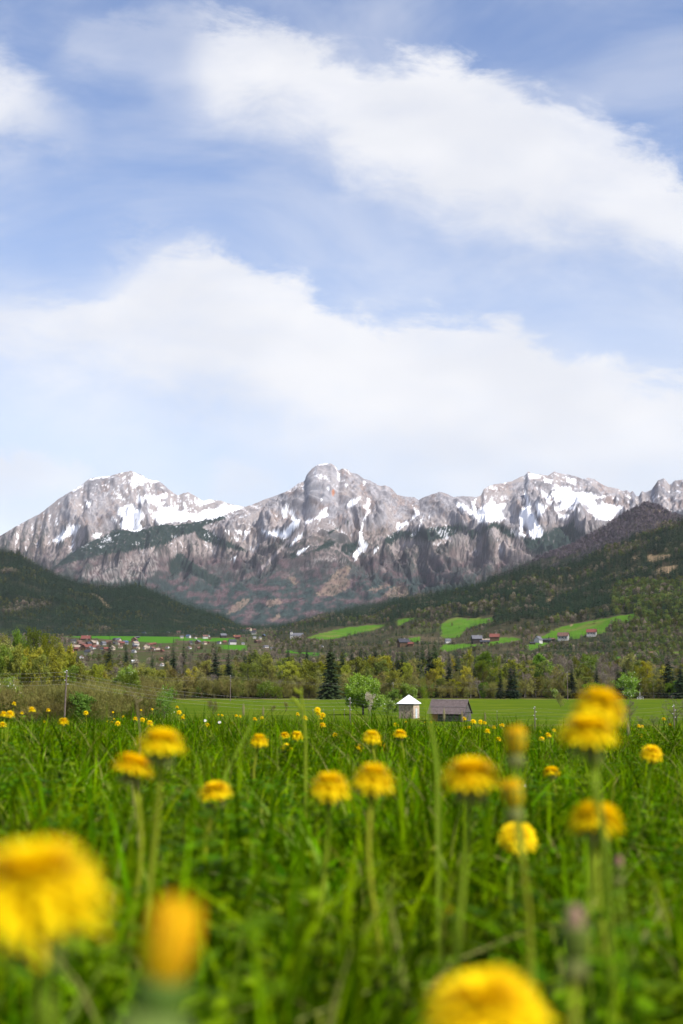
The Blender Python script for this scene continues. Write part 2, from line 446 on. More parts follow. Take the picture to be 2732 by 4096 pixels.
CR = [(500, 2640), (900, 2620), (1040, 2580), (1085, 2525), (1120, 2490), (1174, 2479), (1250, 2462), (1346, 2442), (1420, 2436), (1500, 2428), (1538, 2412), (1576, 2393), (1633, 2380), (1697, 2374), (1761, 2361),
      (1828, 2341), (1891, 2329), (1942, 2310), (1987, 2285), (2051, 2269), (2127, 2250), (2204, 2256), (2274, 2240), (2306, 2227), (2344, 2208), (2408, 2179),
      (2453, 2160), (2497, 2154), (2548, 2119), (2612, 2106), (2657, 2074), (2732, 2058), (3100, 1990), (3900, 1960), (5200, 2000)]
HR = Layer(CR, ([-.16, 0, .1, .24, .5], [2700, 2800, 3000, 3300, 3400]), 1100, 0.0040, 24, 1.0, lump=26, seed=60)
CL_ = [(-2500, 2150), (-900, 2140), (-300, 2165), (0, 2183), (32, 2186), (70, 2192), (102, 2218), (153, 2246), (210, 2275), (255, 2297), (319, 2317), (364, 2326), (408, 2329), (459, 2333), (510, 2323), (548, 2324),
       (587, 2342), (638, 2361), (689, 2387), (733, 2409), (797, 2428), (893, 2454), (960, 2490), (1050, 2530), (1300, 2580)]
HL = Layer(CL_, ([-.5, -.24, -.1, 0], [3900, 4100, 4000, 3900]), 2750, 0.0262, 22, 1.0, lump=30, seed=70)
CM = [(200, 2500), (600, 2520), (800, 2500), (1000, 2492), (1110, 2488), (1225, 2462), (1346, 2433), (1440, 2410), (1576, 2388), (1700, 2360), (1900, 2330), (2200, 2300), (2800, 2280)]
HM = Layer(CM, ([-.3, .3], [4700, 4700]), 3650, 0.030, 18, 1.0, lump=10, seed=75)
CB = [(1600, 2470), (1900, 2345), (2076, 2256), (2134, 2224), (2204, 2199), (2306, 2160), (2370, 2122), (2434, 2087), (2485, 2052), (2542, 2020), (2587, 2001), (2625, 2010), (2676, 2036), (2732, 2058), (2900, 2100), (3400, 2060), (4500, 2060)]
HB = Layer(CB, ([0, .3], [5600, 5500]), 3900, 0.030, 12, 1.0, lump=40, seed=80)

GREEN_R = [G6('0,265 100,245 200,235 300,225 420,220 400,245 360,260 240,285 100,320 -60,320 -60,280'),
           G6('545,180 620,165 700,158 640,182 590,210 560,235 540,240'),
           G6('930,215 1000,175 1060,155 1160,172 1250,168 1310,162 1400,162 1380,200 1280,212 1200,242 1140,270 1090,330 1000,342 930,330'),
           G6('560,370 620,345 680,335 750,327 745,385 640,372 600,392'),
           G6('920,430 960,400 1200,390 1200,400 1370,380 1430,345 1568,335 1640,350 1568,368 1400,402 1200,415 960,465'),
           G5('1180,340 1300,300 1420,275 1500,262 1568,250 1600,300 1440,350 1300,355'),
           G7('270,345 380,285 480,240 640,205 800,180 1000,140 1140,120 1130,165 1080,190 960,205 900,235 870,290 800,300 760,330 700,300 640,350 560,342 440,350'),
           G7('130,405 190,398 330,380 360,385 300,422 200,455'), G7('-60,335 90,340 110,360 0,372'),
           G7('950,510 1060,505 1060,530 960,535'), G7('1130,490 1260,490 1240,505'), crop(900, 1800, K1, '835,1030 860,1010 925,1000 920,1020 850,1035'),
           G7('1450,465 1700,460 1700,480 1460,478')]
m_hill = vcolmat('hill_ground', 0.06, 0.3, bstr=0.4, bdist=2.0)
def hill(name, L, s0, s1, ns, ny, base, back=900, greens=(), tans=()):
    ss = np.linspace(s0, s1, ns); yy = np.concatenate([np.linspace(L.y0, 3400 if L is HR else float(np.max(L.yc[1])), ny), np.linspace(3400 if L is HR else float(np.max(L.yc[1])), float(np.max(L.yc[1])) + back, 16)[1:]])
    V, Fq, X, Y, Z = sgrid(ss, yy, L.z)
    c = np.zeros(X.shape + (3,)) + base
    n = fbm(X / 90, Y / 90, 4, 41)
    c = mixc(c, sstep(n, 0, 0.4) * 0.7, (0.11, 0.085, 0.05)); c = mixc(c, sstep(-n, 0.05, 0.4) * 0.6, (0.06, 0.075, 0.02))
    U_, V_ = uv_of(X, Y, Z)
    w = 3 * gn(U_ / 12, V_ / 8, 3)
    for g in greens:
        m = inpoly(U_ + w, V_ + w * 0.5, g)
        c = mixc(c, m * 1.0, (0.068, 0.150, 0.014)); c = mixc(c, m * sstep(fbm(X / 50, Y / 50, 3, 47), 0, 0.4) * 0.8, (0.13, 0.145, 0.035))
    for g in tans: c = mixc(c, inpoly(U_ + w, V_ + w, g) * 1.0, (0.24, 0.17, 0.10))
    o = obj(name, mesh_np(name, V, Fq, m_hill, True, c.reshape(-1, 3))); o['kind'] = 'structure'
    return o
TAN_R = [crop(1732, 1800, K1, '465,870 500,860 540,862 540,872 470,876'), crop(1732, 1800, K1, '1245,680 1275,668 1290,680 1260,692'), crop(1732, 1800, K1, '1380,760 1440,735 1530,720 1530,740 1480,770 1400,775'),
         crop(1732, 1800, K1, '700,950 760,915 815,880 790,905 730,955'), G7('545,233 575,215 582,228 560,238'), crop(1732, 1800, K1, '1340,660 1500,655 1500,665 1400,700 1350,700')]
TAN_L = [crop(0, 1800, K1, '545,905 590,900 640,930 655,950 695,985 690,995 650,975 620,930 560,915'), crop(0, 1800, K1, '0,970 25,980 45,995 10,985')]
hill('hill', HR, -0.16, 0.50, 420, 260, (0.050, 0.046, 0.026), greens=GREEN_R, tans=TAN_R)
hill('hill', HL, -0.52, 0.0, 260, 130, (0.018, 0.026, 0.018), tans=TAN_L)
hill('hill', HM, -0.25, 0.28, 160, 80, (0.04, 0.04, 0.025))
hill('hill', HB, 0.0, 0.50, 260, 120, (0.075, 0.055, 0.045))

# ------------------------------------------------------------------ the massif
C1 = lambda s: crop(0, 1800, K1, s); C2 = lambda s: crop(900, 1800, K1, s); C3 = lambda s: crop(1732, 1800, K1, s)
SKY_L = C1('-1500,900 -700,700 -200,570 0,540 100,478 180,435 250,400 300,360 370,305 440,262 520,212 560,180 620,168 690,162 730,150 790,138 820,128 845,140 890,155 920,180 1000,195 1020,210 1050,240 1080,262 1110,285 1140,275 1180,265 1220,285 1270,318 1310,310 1390,318 1430,335 1480,345 1530,352 1600,400 1800,520 2200,700')
SKY_M = C1('-300,1000 300,760 340,735 420,668 500,612 560,575 640,548 740,500 830,502 900,497 1000,467 1100,462 1200,457 1330,432 1400,405 1440,395 1500,365') + \
        C2('150,350 200,332 240,312 310,290 360,275 410,245 460,208 500,193 510,160 545,118 575,97 610,86 665,83 690,100 712,130 735,117 765,118 790,142 830,150 870,182 910,192 950,215 975,225 1005,220 1045,240 1080,280 1130,290 1190,295 1215,315 1240,300 1290,280 1350,262 1390,275 1430,295 1480,292') + \
        C3('180,290 270,295 300,285 320,245 350,225 390,213 440,207 500,195 540,172 575,160 597,133 620,148 680,155 720,160 760,138 800,145 850,155 910,170 940,182 970,173 1010,180 1050,210 1100,232 1160,242 1190,258 1220,252 1235,270 1252,255 1275,290 1290,290 1310,258 1330,265 1370,250 1395,215 1410,190 1450,178 1485,218 1520,190 1568,185 1700,150 2000,230 2600,200 3400,350')
SNOW = [C1(x) for x in ('745,365 790,345 830,340 850,370 890,375 880,392 912,400 890,440 875,455 905,490 850,515 800,500 770,492 750,480 755,455 780,435 735,400',
 '955,400 985,385 1000,350 1040,360 1080,355 1110,382 1130,385 1160,368 1180,395 1240,400 1290,370 1330,372 1370,362 1400,330 1440,345 1490,350 1535,355 1500,375 1440,392 1400,410 1330,435 1290,432 1250,445 1190,438 1150,452 1100,448 1050,455 1000,470 985,440 950,425',
 '905,280 940,290 960,285 980,295 1050,262 1045,290 1035,305 1000,305 1000,325 1035,330 1015,348 960,345 945,330 918,325',
 '835,135 870,155 900,165 925,185 960,190 1000,195 975,208 930,200 905,200 890,225 865,205 850,215 835,235 820,205 800,200 840,175',
 '330,572 355,545 400,510 430,490 428,450 440,475 500,475 490,510 440,535 400,555 370,580', '535,305 548,330 570,325 560,355 540,350',
 '570,545 600,525 640,520 625,555', '700,235 730,270 760,290 790,320 760,310 720,270', '850,310 870,290 890,290 905,330 860,330', '450,255 520,215 525,222 460,262',
 '560,182 620,170 690,160 690,168 620,178 570,190', '690,410 740,440 730,452 695,430', '1150,320 1170,345 1175,375 1160,370', '925,370 960,380 960,392 930,385')] + \
 [C2(x) for x in ('375,335 400,345 400,375 430,385 450,440 470,430 465,470 430,500 400,540 380,555 355,548 330,540 280,535 230,510 215,490 260,510 300,520 310,500 335,505 345,520 380,500 395,480 420,460 415,400 385,385',
 '345,355 375,360 392,420 370,430', '580,420 600,390 645,355 640,380 648,410 600,435 560,435 530,455 500,465 505,445', '403,598 440,555 490,515 480,545 420,595', '447,640 470,625 500,618 530,600 500,630 460,662',
 '800,665 820,635 850,600 838,540 845,500 870,440 890,395 885,340 900,290 912,320 905,370 895,405 870,450 860,520 865,560 900,605 870,635 850,645 820,692',
 '705,135 720,150 718,200 708,190', '740,175 755,205 770,235 762,240', '765,360 780,320 800,312 850,300 830,330 780,360', '1075,450 1100,460 1145,445 1155,460 1120,480 1085,507 1078,480',
 '1180,350 1195,370 1232,392 1205,415 1160,450 1180,420 1195,400', '1245,405 1240,440 1210,497', '1265,440 1280,405 1297,390 1285,425', '0,500 40,520 20,532', '65,500 110,510 80,532', '120,510 155,510 130,542', '565,102 580,92 610,84 645,80 650,86 600,95',
 '930,640 945,620 970,610 940,652', '60,545 85,560 80,580 65,565', '100,570 135,545 120,565', '40,690 80,655 70,680', '595,310 612,308 610,322', '640,240 655,236 650,260', '865,190 880,200 870,230')] + \
 [C3(x) for x in ('135,322 180,340 215,350 240,380 262,385 245,355 245,325 275,308 262,340 275,385 300,362 345,330 370,290 375,315 395,330 390,345 455,330 450,360 430,390 440,410 460,430 420,440 380,450 330,448 290,455 280,430 240,410 205,380 160,360',
 '565,240 585,275 600,310 612,350 615,375 640,420 665,470 690,500 690,545 650,548 620,550 600,520 600,490 580,470 560,475 565,510 542,510 548,450 538,395 560,370 590,350 580,300',
 '665,245 700,262 740,300 735,318 750,330 730,352 705,300', '640,340 670,335 720,352 700,380 680,410 650,408 655,370',
 '740,262 770,250 760,210 800,235 830,228 870,240 880,262 900,272 940,262 980,268 1010,280 1040,290 1080,288 1060,302 1020,302 1010,320 1040,345 1080,335 1100,345 1140,345 1150,355 1200,350 1175,380 1150,400 1120,430 1100,440 1060,438 1020,430 1000,400 965,385 985,365 960,340 920,332 900,340 860,348 920,365 880,375 830,372 780,380 745,372 790,350 810,325 770,320 745,300',
 '600,145 640,150 690,160 670,172 640,178 610,180', '825,165 860,180 900,183 895,222 850,205', '685,175 720,182 750,190 740,210 700,200', '780,395 810,405 860,405 820,430 795,425', '480,495 520,515 580,530 590,545 520,530', '440,205 460,200 450,215', '1150,375 1120,400 1135,380')]
BELT = [C1('330,740 420,660 500,605 560,572 640,545 740,495 800,508 900,500 1000,465 1100,470 1200,455 1330,428 1430,405 1400,440 1300,465 1250,500 1180,530 1100,550 1050,590 960,610 900,622 780,640 600,665 450,705'),
        C2('990,575 1030,530 1080,508 1150,500 1250,490 1350,482 1480,462 1500,490 1568,500 1600,520 1500,515 1420,540 1300,572 1180,560 1090,555 1040,600'),
        C2('350,610 400,570 440,540 520,505 480,540 430,570 400,610'), C2('740,590 780,590 830,560 842,600 800,650 780,665 730,640'), C2('540,640 600,600 660,560 700,575 680,600 600,630'), C2('440,640 400,650 420,690 460,665'),
        C3('-10,490 60,480 160,465 200,470 230,500 270,530 250,560 200,500 120,520 60,560 -10,545'), C3('550,545 600,552 640,552 700,520 780,482 840,470 890,430 885,470 900,500 960,525 920,560 860,600 760,625 690,655 640,665 600,640 580,600'),
        C3('260,530 330,480 380,450 470,480 540,540 500,560 430,520 380,480 330,510 300,540'), C2('640,520 700,490 760,460 800,420 780,450 700,500 650,530'), C1('1200,470 1300,500 1400,560 1500,600 1560,640 1450,620 1350,600 1250,560'), C1('1050,700 1130,640 1200,700 1300,760 1400,820 1350,860 1250,800 1150,760 1080,800')]
TAN = [C2(x) for x in ('565,918 620,850 700,760 780,722 790,745 760,800 790,830 762,880 740,885 680,915', '980,925 1040,870 1120,830 1160,905 1090,925', '0,1042 60,970 110,935 160,932 140,965 100,1000', '250,950 330,930 370,960 280,990', '400,800 430,790 460,830 430,850', '290,1060 340,1020 350,1050 300,1080', '880,880 960,860 1040,830 1040,850 950,885')]
CLIFF = [C2('1050,560 1120,545 1250,580 1350,570 1380,590 1300,600 1200,600 1100,620 1060,640 1040,600'), C2('1380,570 1420,520 1480,480 1550,520 1545,560 1500,598 1370,590'), C3('50,590 110,540 130,500 190,480 250,530 240,560 200,590'), C2('500,715 560,680 640,660 720,680 800,700 700,705 600,690 540,725'),
         C1('700,700 830,660 980,620 1000,660 1000,760 930,800 850,820 720,830 560,820 480,790 560,740 640,720'), C3('880,420 940,410 1000,440 1090,450 1000,500 940,505 900,470'), C3('420,590 480,560 500,600 440,620')]
SCREE = [C3('600,370 625,400 665,470 690,545 620,550 590,470 575,430'), C2('440,520 520,460 600,430 540,470 450,560 380,600 250,740 200,760 260,700 340,620'), C2('790,430 840,520 860,590 845,560 820,480'), C2('300,680 380,600 330,650 280,710 240,750')]
m_rock = vcolmat('rock_face', 0.012, 0.20, bstr=0.9, bdist=14.0, detail=8)
WARM = (0.225, 0.165, 0.14); GREY = (0.285, 0.27, 0.28)
def massif(name, sky, yc, yb, s0, s1, ns, ny, seed, left):
    a = [st(u, v) for u, v in sky]; sx = np.array([q[0] for q in a]); tx = np.array([q[1] for q in a])
    ss = np.linspace(s0, s1, ns)
    def crest(s): return np.interp(s, sx, tx)
    # rows evenly spread on the face
    w = np.linspace(0, 1, ny) ** 0.85
    YC = np.interp(ss, *yc); YY = yb + (YC - yb)[None, :] * w[:, None]
    back = np.linspace(0.02, 1, 10)[:, None] * 1500
    YY = np.concatenate([YY, YC[None, :] + back], 0)
    SS = np.repeat(ss[None, :], len(YY), 0); X = SS * YY
    tc = crest(SS); tb = np.full_like(tc, 0.028)
    x = ((YY - yb) / (np.interp(SS, *yc) - yb))
    xe = x.clip(0, 1)
    # spurs and gullies that run down the face; warped so that they branch
    wx = X + 260 * fbm(X / 900, YY / 1300, 3, seed + 1); wy = YY + 200 * fbm(X / 700, YY / 700, 3, seed + 2)
    sk = np.tanh(2.2 * gn(X / 2300 + 4.2, YY / 6000, seed + 5)) * 0.55
    wx = wx + sk * (YY - 9000)
    big = ridged(wx / 760, wy / 2300, 3, seed + 3) - 0.45
    mid = ridged(wx / 270 + 0.35 * wy / 900, wy / 640, 4, seed + 10) - 0.4
    fine = ridged(wx / 85, wy / 150, 3, seed + 20) - 0.4
    win = np.sin(np.pi * xe ** 1.5) ** 0.8
    z = YY * (tb + (tc - tb) * xe ** 1.12)
    z = z + win * (0.45 + 0.55 * sstep(xe, 0.25, 0.65)) * (260 * big + 170 * mid)  + 38 * fine * np.minimum(1, 6 * (1 - xe) + 0.12) * sstep(xe, 0.02, 0.3)
    z = z + 17 * (ridged(wx / 30, wy / 48, 2, seed + 39) - .4) * np.minimum(1, 8 * (1 - xe) + .1) * sstep(xe, .25, .45)
    behind = x > 1
    z = np.where(behind, YC[None, :] * crest(ss)[None, :] - (YY - YC[None, :]) * 0.75, z)
    V = np.stack([X.ravel(), YY.ravel(), z.ravel()], 1)
    nyy = len(YY)
    i = (np.arange(nyy - 1)[:, None] * ns + np.arange(ns - 1)[None, :]).ravel()
    Fq = np.stack([i, i + 1, i + 1 + ns, i + ns], 1)
    U_, V_ = uv_of(X, YY, z)
    gy, gx = np.gradient(z); 
    # slope measure + gully measure
    dz = gy / np.maximum(1, np.gradient(YY, axis=0))
    n1 = fbm(U_ / 60, V_ / 60, 5, seed + 30); n2 = fbm(U_ / 11, V_ / 15, 4, seed + 31); dsk = (V_ - 2150) * np.tanh(2.5 * gn(U_ / 420 + 1.3, V_ / 900, seed + 34)); n3 = fbm((U_ + dsk * .8) / 8, V_ / 14, 4, seed + 33)
    n4 = fbm(U_ / 3.4, V_ / 4.0, 3, seed + 36)
    n5 = fbm((U_ + dsk * .9) / 8, V_ / 45, 3, seed + 37)
    c = np.zeros(X.shape + (3,)) + GREY
    c = mixc(c, sstep(n1 + 0.6 * n2, -0.05, 0.45) * 0.8, WARM)
    c = mixc(c, sstep(V_ + 90 * n1 + 40 * n2, 2040, 2190) * 0.75, (0.19, 0.14, 0.12))
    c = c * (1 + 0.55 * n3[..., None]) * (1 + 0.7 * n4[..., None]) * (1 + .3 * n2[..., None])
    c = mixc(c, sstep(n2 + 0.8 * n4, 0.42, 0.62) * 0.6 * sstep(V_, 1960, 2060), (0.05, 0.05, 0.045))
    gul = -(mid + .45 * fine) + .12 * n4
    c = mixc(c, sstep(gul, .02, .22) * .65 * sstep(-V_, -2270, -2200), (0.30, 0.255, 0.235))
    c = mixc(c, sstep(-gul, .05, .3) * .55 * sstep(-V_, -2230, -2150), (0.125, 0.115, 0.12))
    # dwarf pine scattered below ~2100, dense in the traced belts
    wu = U_ + 9 * n2 + 5 * n4; wv = V_ + 7 * fbm(U_ / 9, V_ / 9, 3, seed + 35) + 4 * n4
    line = 2175 + 55 * fbm(U_ / 160, U_ * 0 + 3, 3, seed + 40) - (25 if left else 0) + 50 * sstep(np.abs(U_ - 1250), 0, 200) * 0
    pine = sstep(V_, line - 110, line + 10) * sstep(n3 + 0.5 * n2 + 0.4 * n4 - 0.9 * gul, -0.08, 0.12)
    c = mixc(c, pine * 0.85, (0.030, 0.038, 0.032))
    c = mixc(c, sstep(V_ + 30 * n2 + 50 * n1, 2170, 2270) * sstep(n1 + 0.5 * n3, -0.3, 0.1) * 0.9, (0.10, 0.068, 0.070))   # leafless beech
    c = mixc(c, sstep(V_ + 60 * n1 + 20 * n4, 2230, 2340) * 0.88, (0.088, 0.060, 0.062))
    c = mixc(c, sstep(V_ + 40 * n2 + 40 * n1, 2170, 2350) * sstep(fbm((U_ + .5 * V_) / 50, V_ / 26, 4, seed + 50) + .45 * n4, -0.20, 0.05) * 0.9, (0.022, 0.040, 0.036))
    c = c * (1 + sstep(V_, 2200, 2270)[..., None] * (1.0 * n4 + .5 * n2)[..., None])
    soft = lambda polys: sum(inpoly(wu, wv, g) * 1.0 for g in polys).clip(0, 1)
    cl = soft(CLIFF)
    c = mixc(c, cl * sstep(n3 + .8 * n4 + .5 * n2, -0.1, 0.3) * 0.75, (0.30, 0.265, 0.25)); 
    c = mixc(c, soft(BELT) * sstep(n2 + n4, -0.75, -0.35), (0.020, 0.032, 0.026))
    c = mixc(c, soft(TAN) * sstep(n2 + n4, -.6, .3) * 0.8, (0.21, 0.15, 0.11)); c = mixc(c, soft(SCREE) * 0.7, (0.36, 0.31, 0.30))
    if not left:
        for (pu, pv, ru, rv_, cc_) in ((1228, 1945, 12, 62, (0.17, 0.175, 0.21)), (1262, 1890, 7, 40, (0.2, 0.2, 0.235)), (2104, 1925, 11, 50, (0.15, 0.155, 0.18)), (2536, 1985, 10, 26, (.17, .17, .2)), (2612, 1975, 8, 40, (.17, .17, .2))):  # shaded left sides of the rock towers, painted as bluish grey patches
            c = mixc(c, sstep(1 - ((U_ - pu + 6 * n2) / ru) ** 2 - ((V_ - pv) / rv_) ** 2 + .5 * n4, 0, .5) * .8, cc_)
        c = mixc(c, sstep(1 - ((U_ - 1300) / 75) ** 2 - ((V_ - 1935) / 85) ** 2 + .5 * n2, -.1, .4) * .55, (0.33, 0.32, 0.335))
        c = mixc(c, sstep(-((U_ - 1333) / 9) ** 2 - ((V_ - 1972) / 14) ** 2 + n2, -1, -0.3), (0.45, 0.19, 0.10))
    # snow: traced fields plus thin streaks in high gullies
    sn = soft(SNOW)
    streak = sstep(gul + .45 * n5 + .45 * n1 + .25 * n4, 0.47, 0.56) * sstep(-V_, -2235, -2170) * (0.9 if left else 0.6) * sstep(xe, 0.3, 0.5)
    top = sstep(fbm(U_ / 22, V_ / 14, 4, seed + 60), 0.30, 0.38) * (sstep(-V_, -2040, -1950) if left else 0.7 * sstep(U_, 2100, 2140) * sstep(-V_, -2080, -1980))
    snow = np.maximum(np.maximum(sn, streak), top * 0.9)
    snow = snow * sstep(n4 + n2, -0.75, -0.45)
    c = mixc(c, snow, (0.88, 0.88, 0.90))
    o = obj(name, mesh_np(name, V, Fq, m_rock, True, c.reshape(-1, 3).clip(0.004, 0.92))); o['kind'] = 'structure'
    return o
massif('mountain', SKY_L, ([-.5, -.2, 0], [11600, 11300, 11200]), 9700, -0.42, 0.03, 560, 240, 100, True)
massif('mountain', SKY_M, ([-.5, -.18, -.08, -.01, .08, .13, .2, .245, .5], [8700, 8900, 9300, 9400, 9300, 9900, 10100, 9800, 9800]), 6400, -0.26, 0.42, 1000, 430, 200, False)

# haze: one closed box of pale air
def haze():
    m, t = new_mat('haze_air')
    pv = t.add('ShaderNodeVolumePrincipled'); pv.inputs['Color'].default_value = HAZE_COL
    pv.inputs['Density'].default_value = HAZE_D; pv.inputs['Anisotropy'].default_value = 0.0
    o = t.add('ShaderNodeOutputMaterial'); t.link(pv.outputs[0], o.inputs['Volume'])
    b = MB(); b.box(-9000, 9000, -4000, 14500, -40, 2100)
    h = obj('haze', b.mesh('haze', m)); h['kind'] = 'stuff'; h['label'] = 'thin blue valley haze in front of the far mountains'
HAZE_COL = (0.86, 0.91, 1.0, 1); HAZE_D = 1.3e-5
haze()
# ------------------------------------------------------------------ tree prototypes
m_bark = plain('bark', (0.10, 0.085, 0.065), (0.05, 0.042, 0.033), 2.0, 0.9, 0.1)
m_palebark = plain('pale_bark', (0.32, 0.29, 0.24), (0.16, 0.14, 0.11), 2.0, 0.9, 0.1)
m_needle = leafmat('spruce_needles', (0.014, 0.026, 0.012), (0.034, 0.052, 0.020), 0.08, 0.7, 0.12, 0.5)
m_needle2 = leafmat('spruce_needles_olive', (0.022, 0.034, 0.010), (0.050, 0.066, 0.018), 0.08, 0.7, 0.12, 0.4)
m_olive = leafmat('olive_spring_leaves', (0.115, 0.14, 0.02), (0.20, 0.22, 0.03), 0.3, 0.6, 0.15, 0.5)
m_yellow = leafmat('yellow_green_leaves', (0.21, 0.225, 0.016), (0.34, 0.34, 0.024), 0.3, 0.6, 0.15, 0.35)
m_fresh = leafmat('fresh_green_leaves', (0.10, 0.17, 0.018), (0.18, 0.27, 0.03), 0.35, 0.6, 0.15, 0.4)
m_twig = leafmat('bare_twigs', (0.14, 0.11, 0.085), (0.22, 0.18, 0.145), 0.0, 0.9, 0.05, 0.45)
m_bud = leafmat('budding_twigs', (0.15, 0.145, 0.040), (0.24, 0.22, 0.060), 0.15, 0.8, 0.08, 0.5)
m_bloss = leafmat('blossom_and_leaves', (0.12, 0.22, 0.02), (0.22, 0.34, 0.04), 0.35, 0.6, 0.2, 0.2, cc=(0.72, 0.72, 0.62))
m_pink = leafmat('pale_blossom', (0.42, 0.33, 0.29), (0.68, 0.60, 0.55), 0.3, 0.7, 0.2, 0.2)

def rv(r): return Vector((r.uniform(-1, 1), r.uniform(-1, 1), r.uniform(-1, 1)))
def conifer_mesh(name, mat, h, r, whorls, br, seed, fans=3):
    R = random.Random(seed); b = MB()
    for i in range(whorls):
        f = i / whorls; z = h * (0.07 + 0.93 * f ** 0.92)
        rr = r * (1 - f) ** 0.82 * R.uniform(0.72, 1.12) + 0.12
        k = max(4, int(br * (1 - 0.6 * f)))
        for j in range(k):
            a = 2 * math.pi * (j + R.uniform(-.4, .4)) / k + i * 1.7
            L = rr * R.uniform(0.6, 1.15); dr = -0.28 * L * R.uniform(0.4, 1.4)
            d = Vector((math.cos(a), math.sin(a), 0)); e = Vector((-d.y, d.x, 0))
            tone = R.random()
            o = Vector((0, 0, z + 0.06 * h / whorls))
            for q in range(fans):
                w0 = (q + 0.15) / fans; w1 = min(1.0, w0 + 1.25 / fans)
                wd = L * 0.30 * (1.15 - w0) * R.uniform(.7, 1.2) + 0.05
                p0 = o + d * L * w0 + Vector((0, 0, dr * w0)); p1 = o + d * L * w1 + Vector((0, 0, dr * w1 + R.uniform(-.05, .06) * L))
                hang = Vector((0, 0, -wd * 0.55))
                b.poly([p0, p0 + e * wd + hang + d * wd * 0.4, p1], tone)
                b.poly([p0, p1, p0 - e * wd + hang + d * wd * 0.4], tone * 0.8)
    b.poly([(0.12, 0, h * .93), (0, 0.12, h * .93), (0, 0, h * 1.04)], .5); b.poly([(-.12, 0, h * .93), (0, -.12, h * .93), (0, 0, h * 1.04)], .5)
    return b.mesh(name, mat)
def trunk_mesh(name, mat, h, r, seed=0):
    R = random.Random(seed); b = MB()
    pts = [(R.uniform(-.06, .06) * i, R.uniform(-.06, .06) * i, h * i / 6) for i in range(7)]
    b.path(pts, [r * (1.15 if i == 0 else 1 - i / 6.5) for i in range(7)], 6, 0.5)
    return b.mesh(name, mat)
def grow(seed, h, spread, trunk_r, levels=3, up=0.5, lean=0.05, first=0.25, kids=(9, 6, 4)):
    """branch skeleton: list of (p0,p1,r0,r1,level), plus twig tips"""
    R = random.Random(seed); segs = []; tips = []
    def branch(p, d, L, r, lev):
        n = 5 if lev == 0 else 3; q = Vector(p); dirn = Vector(d).normalized(); pts = [q.copy()]
        for i in range(n):
            dirn = (dirn + rv(R) * (0.10 if lev == 0 else 0.22) + Vector((0, 0, up * 0.15 * (lev > 0)))).normalized()
            nq = q + dirn * (L / n); r1 = r * (1 - (i + 1) / (n + 0.6)) + 0.01
            segs.append((q.copy(), nq.copy(), max(0.012, r * (1 - i / (n + 0.6))), max(0.01, r1), lev)); q = nq; pts.append(q.copy())
        if lev >= levels: tips.append((pts[1], pts[-1], dirn.copy())); return
        for j in range(kids[lev]):
            f = first + (1 - first) * (j + R.random()) / kids[lev] if lev == 0 else R.uniform(0.25, 1.0)
            f = min(f, 0.999); x = f * n; i = int(x); pp = pts[i].lerp(pts[i + 1], x - i)
            a = R.uniform(0, 2 * math.pi) if lev == 0 else None
            side = Vector((math.cos(a), math.sin(a), 0)) if lev == 0 else rv(R).normalized()
            nd = (dirn * (0.35 + up * 0.6) + side * (0.9 if lev == 0 else 0.8)).normalized()
            if lev == 0: l2 = spread * (math.sin(math.pi * min(1, 0.18 + 0.75 * (f - first) / (1 - first))) * 0.75 + 0.35) * R.uniform(.75, 1.15)
            else: l2 = L * R.uniform(0.4, 0.65)
            branch(pp, nd, l2, max(0.02, r * (1 - f * 0.75) * 0.5), lev + 1)
    branch((0, 0, 0), (R.uniform(-lean, lean), R.uniform(-lean, lean), 1), h * 0.93, trunk_r, 0)
    return segs, tips
def limbs_mesh(name, mat, segs, maxlev=2):
    b = MB()
    for p0, p1, r0, r1, lev in segs:
        if lev <= maxlev: b.tube(p0, p1, r0, r1, 6 if lev == 0 else (4 if lev == 1 else 3), 0.5)
    return b.mesh(name, mat)
def leaves_mesh(name, mat, tips, per, size, spread, seed, second=0.0, white=0.0):
    R = random.Random(seed); b = MB()
    for p0, p1, d in tips:
        base = R.random()
        for i in range(per):
            p = p0.lerp(p1, R.uniform(0, 1.15)) + rv(R) * spread
            s = size * R.uniform(.55, 1.3); a = rv(R).normalized(); e = a.orthogonal().normalized()
            t = min(1, max(0, base * 0.6 + R.random() * 0.5)); w = 1.0 if R.random() < white else 0.0
            b.poly([p - a * s, p - e * s * .6, p + a * s, p + e * s * .6], (t, w, 0))
    return b.mesh(name, mat)
def twigs_mesh(name, mat, tips, per, L, w, seed, up=0.5):
    R = random.Random(seed); b = MB()
    for p0, p1, d in tips:
        base = R.random()
        for i in range(per):
            p = p0.lerp(p1, R.uniform(0, 1)); dd = (d + rv(R) * 0.9 + Vector((0, 0, up))).normalized() * L * R.uniform(.5, 1.2)
            e = dd.cross(rv(R)).normalized() * w
            b.poly([p - e, p + e, p + dd], base * .6 + R.random() * .4)
            q = p + dd * .45; d2 = (dd.normalized() + rv(R) * 0.8).normalized() * L * .5
            b.poly([q - e * .7, q + e * .7, q + d2], base * .6 + R.random() * .4)
    return b.mesh(name, mat)

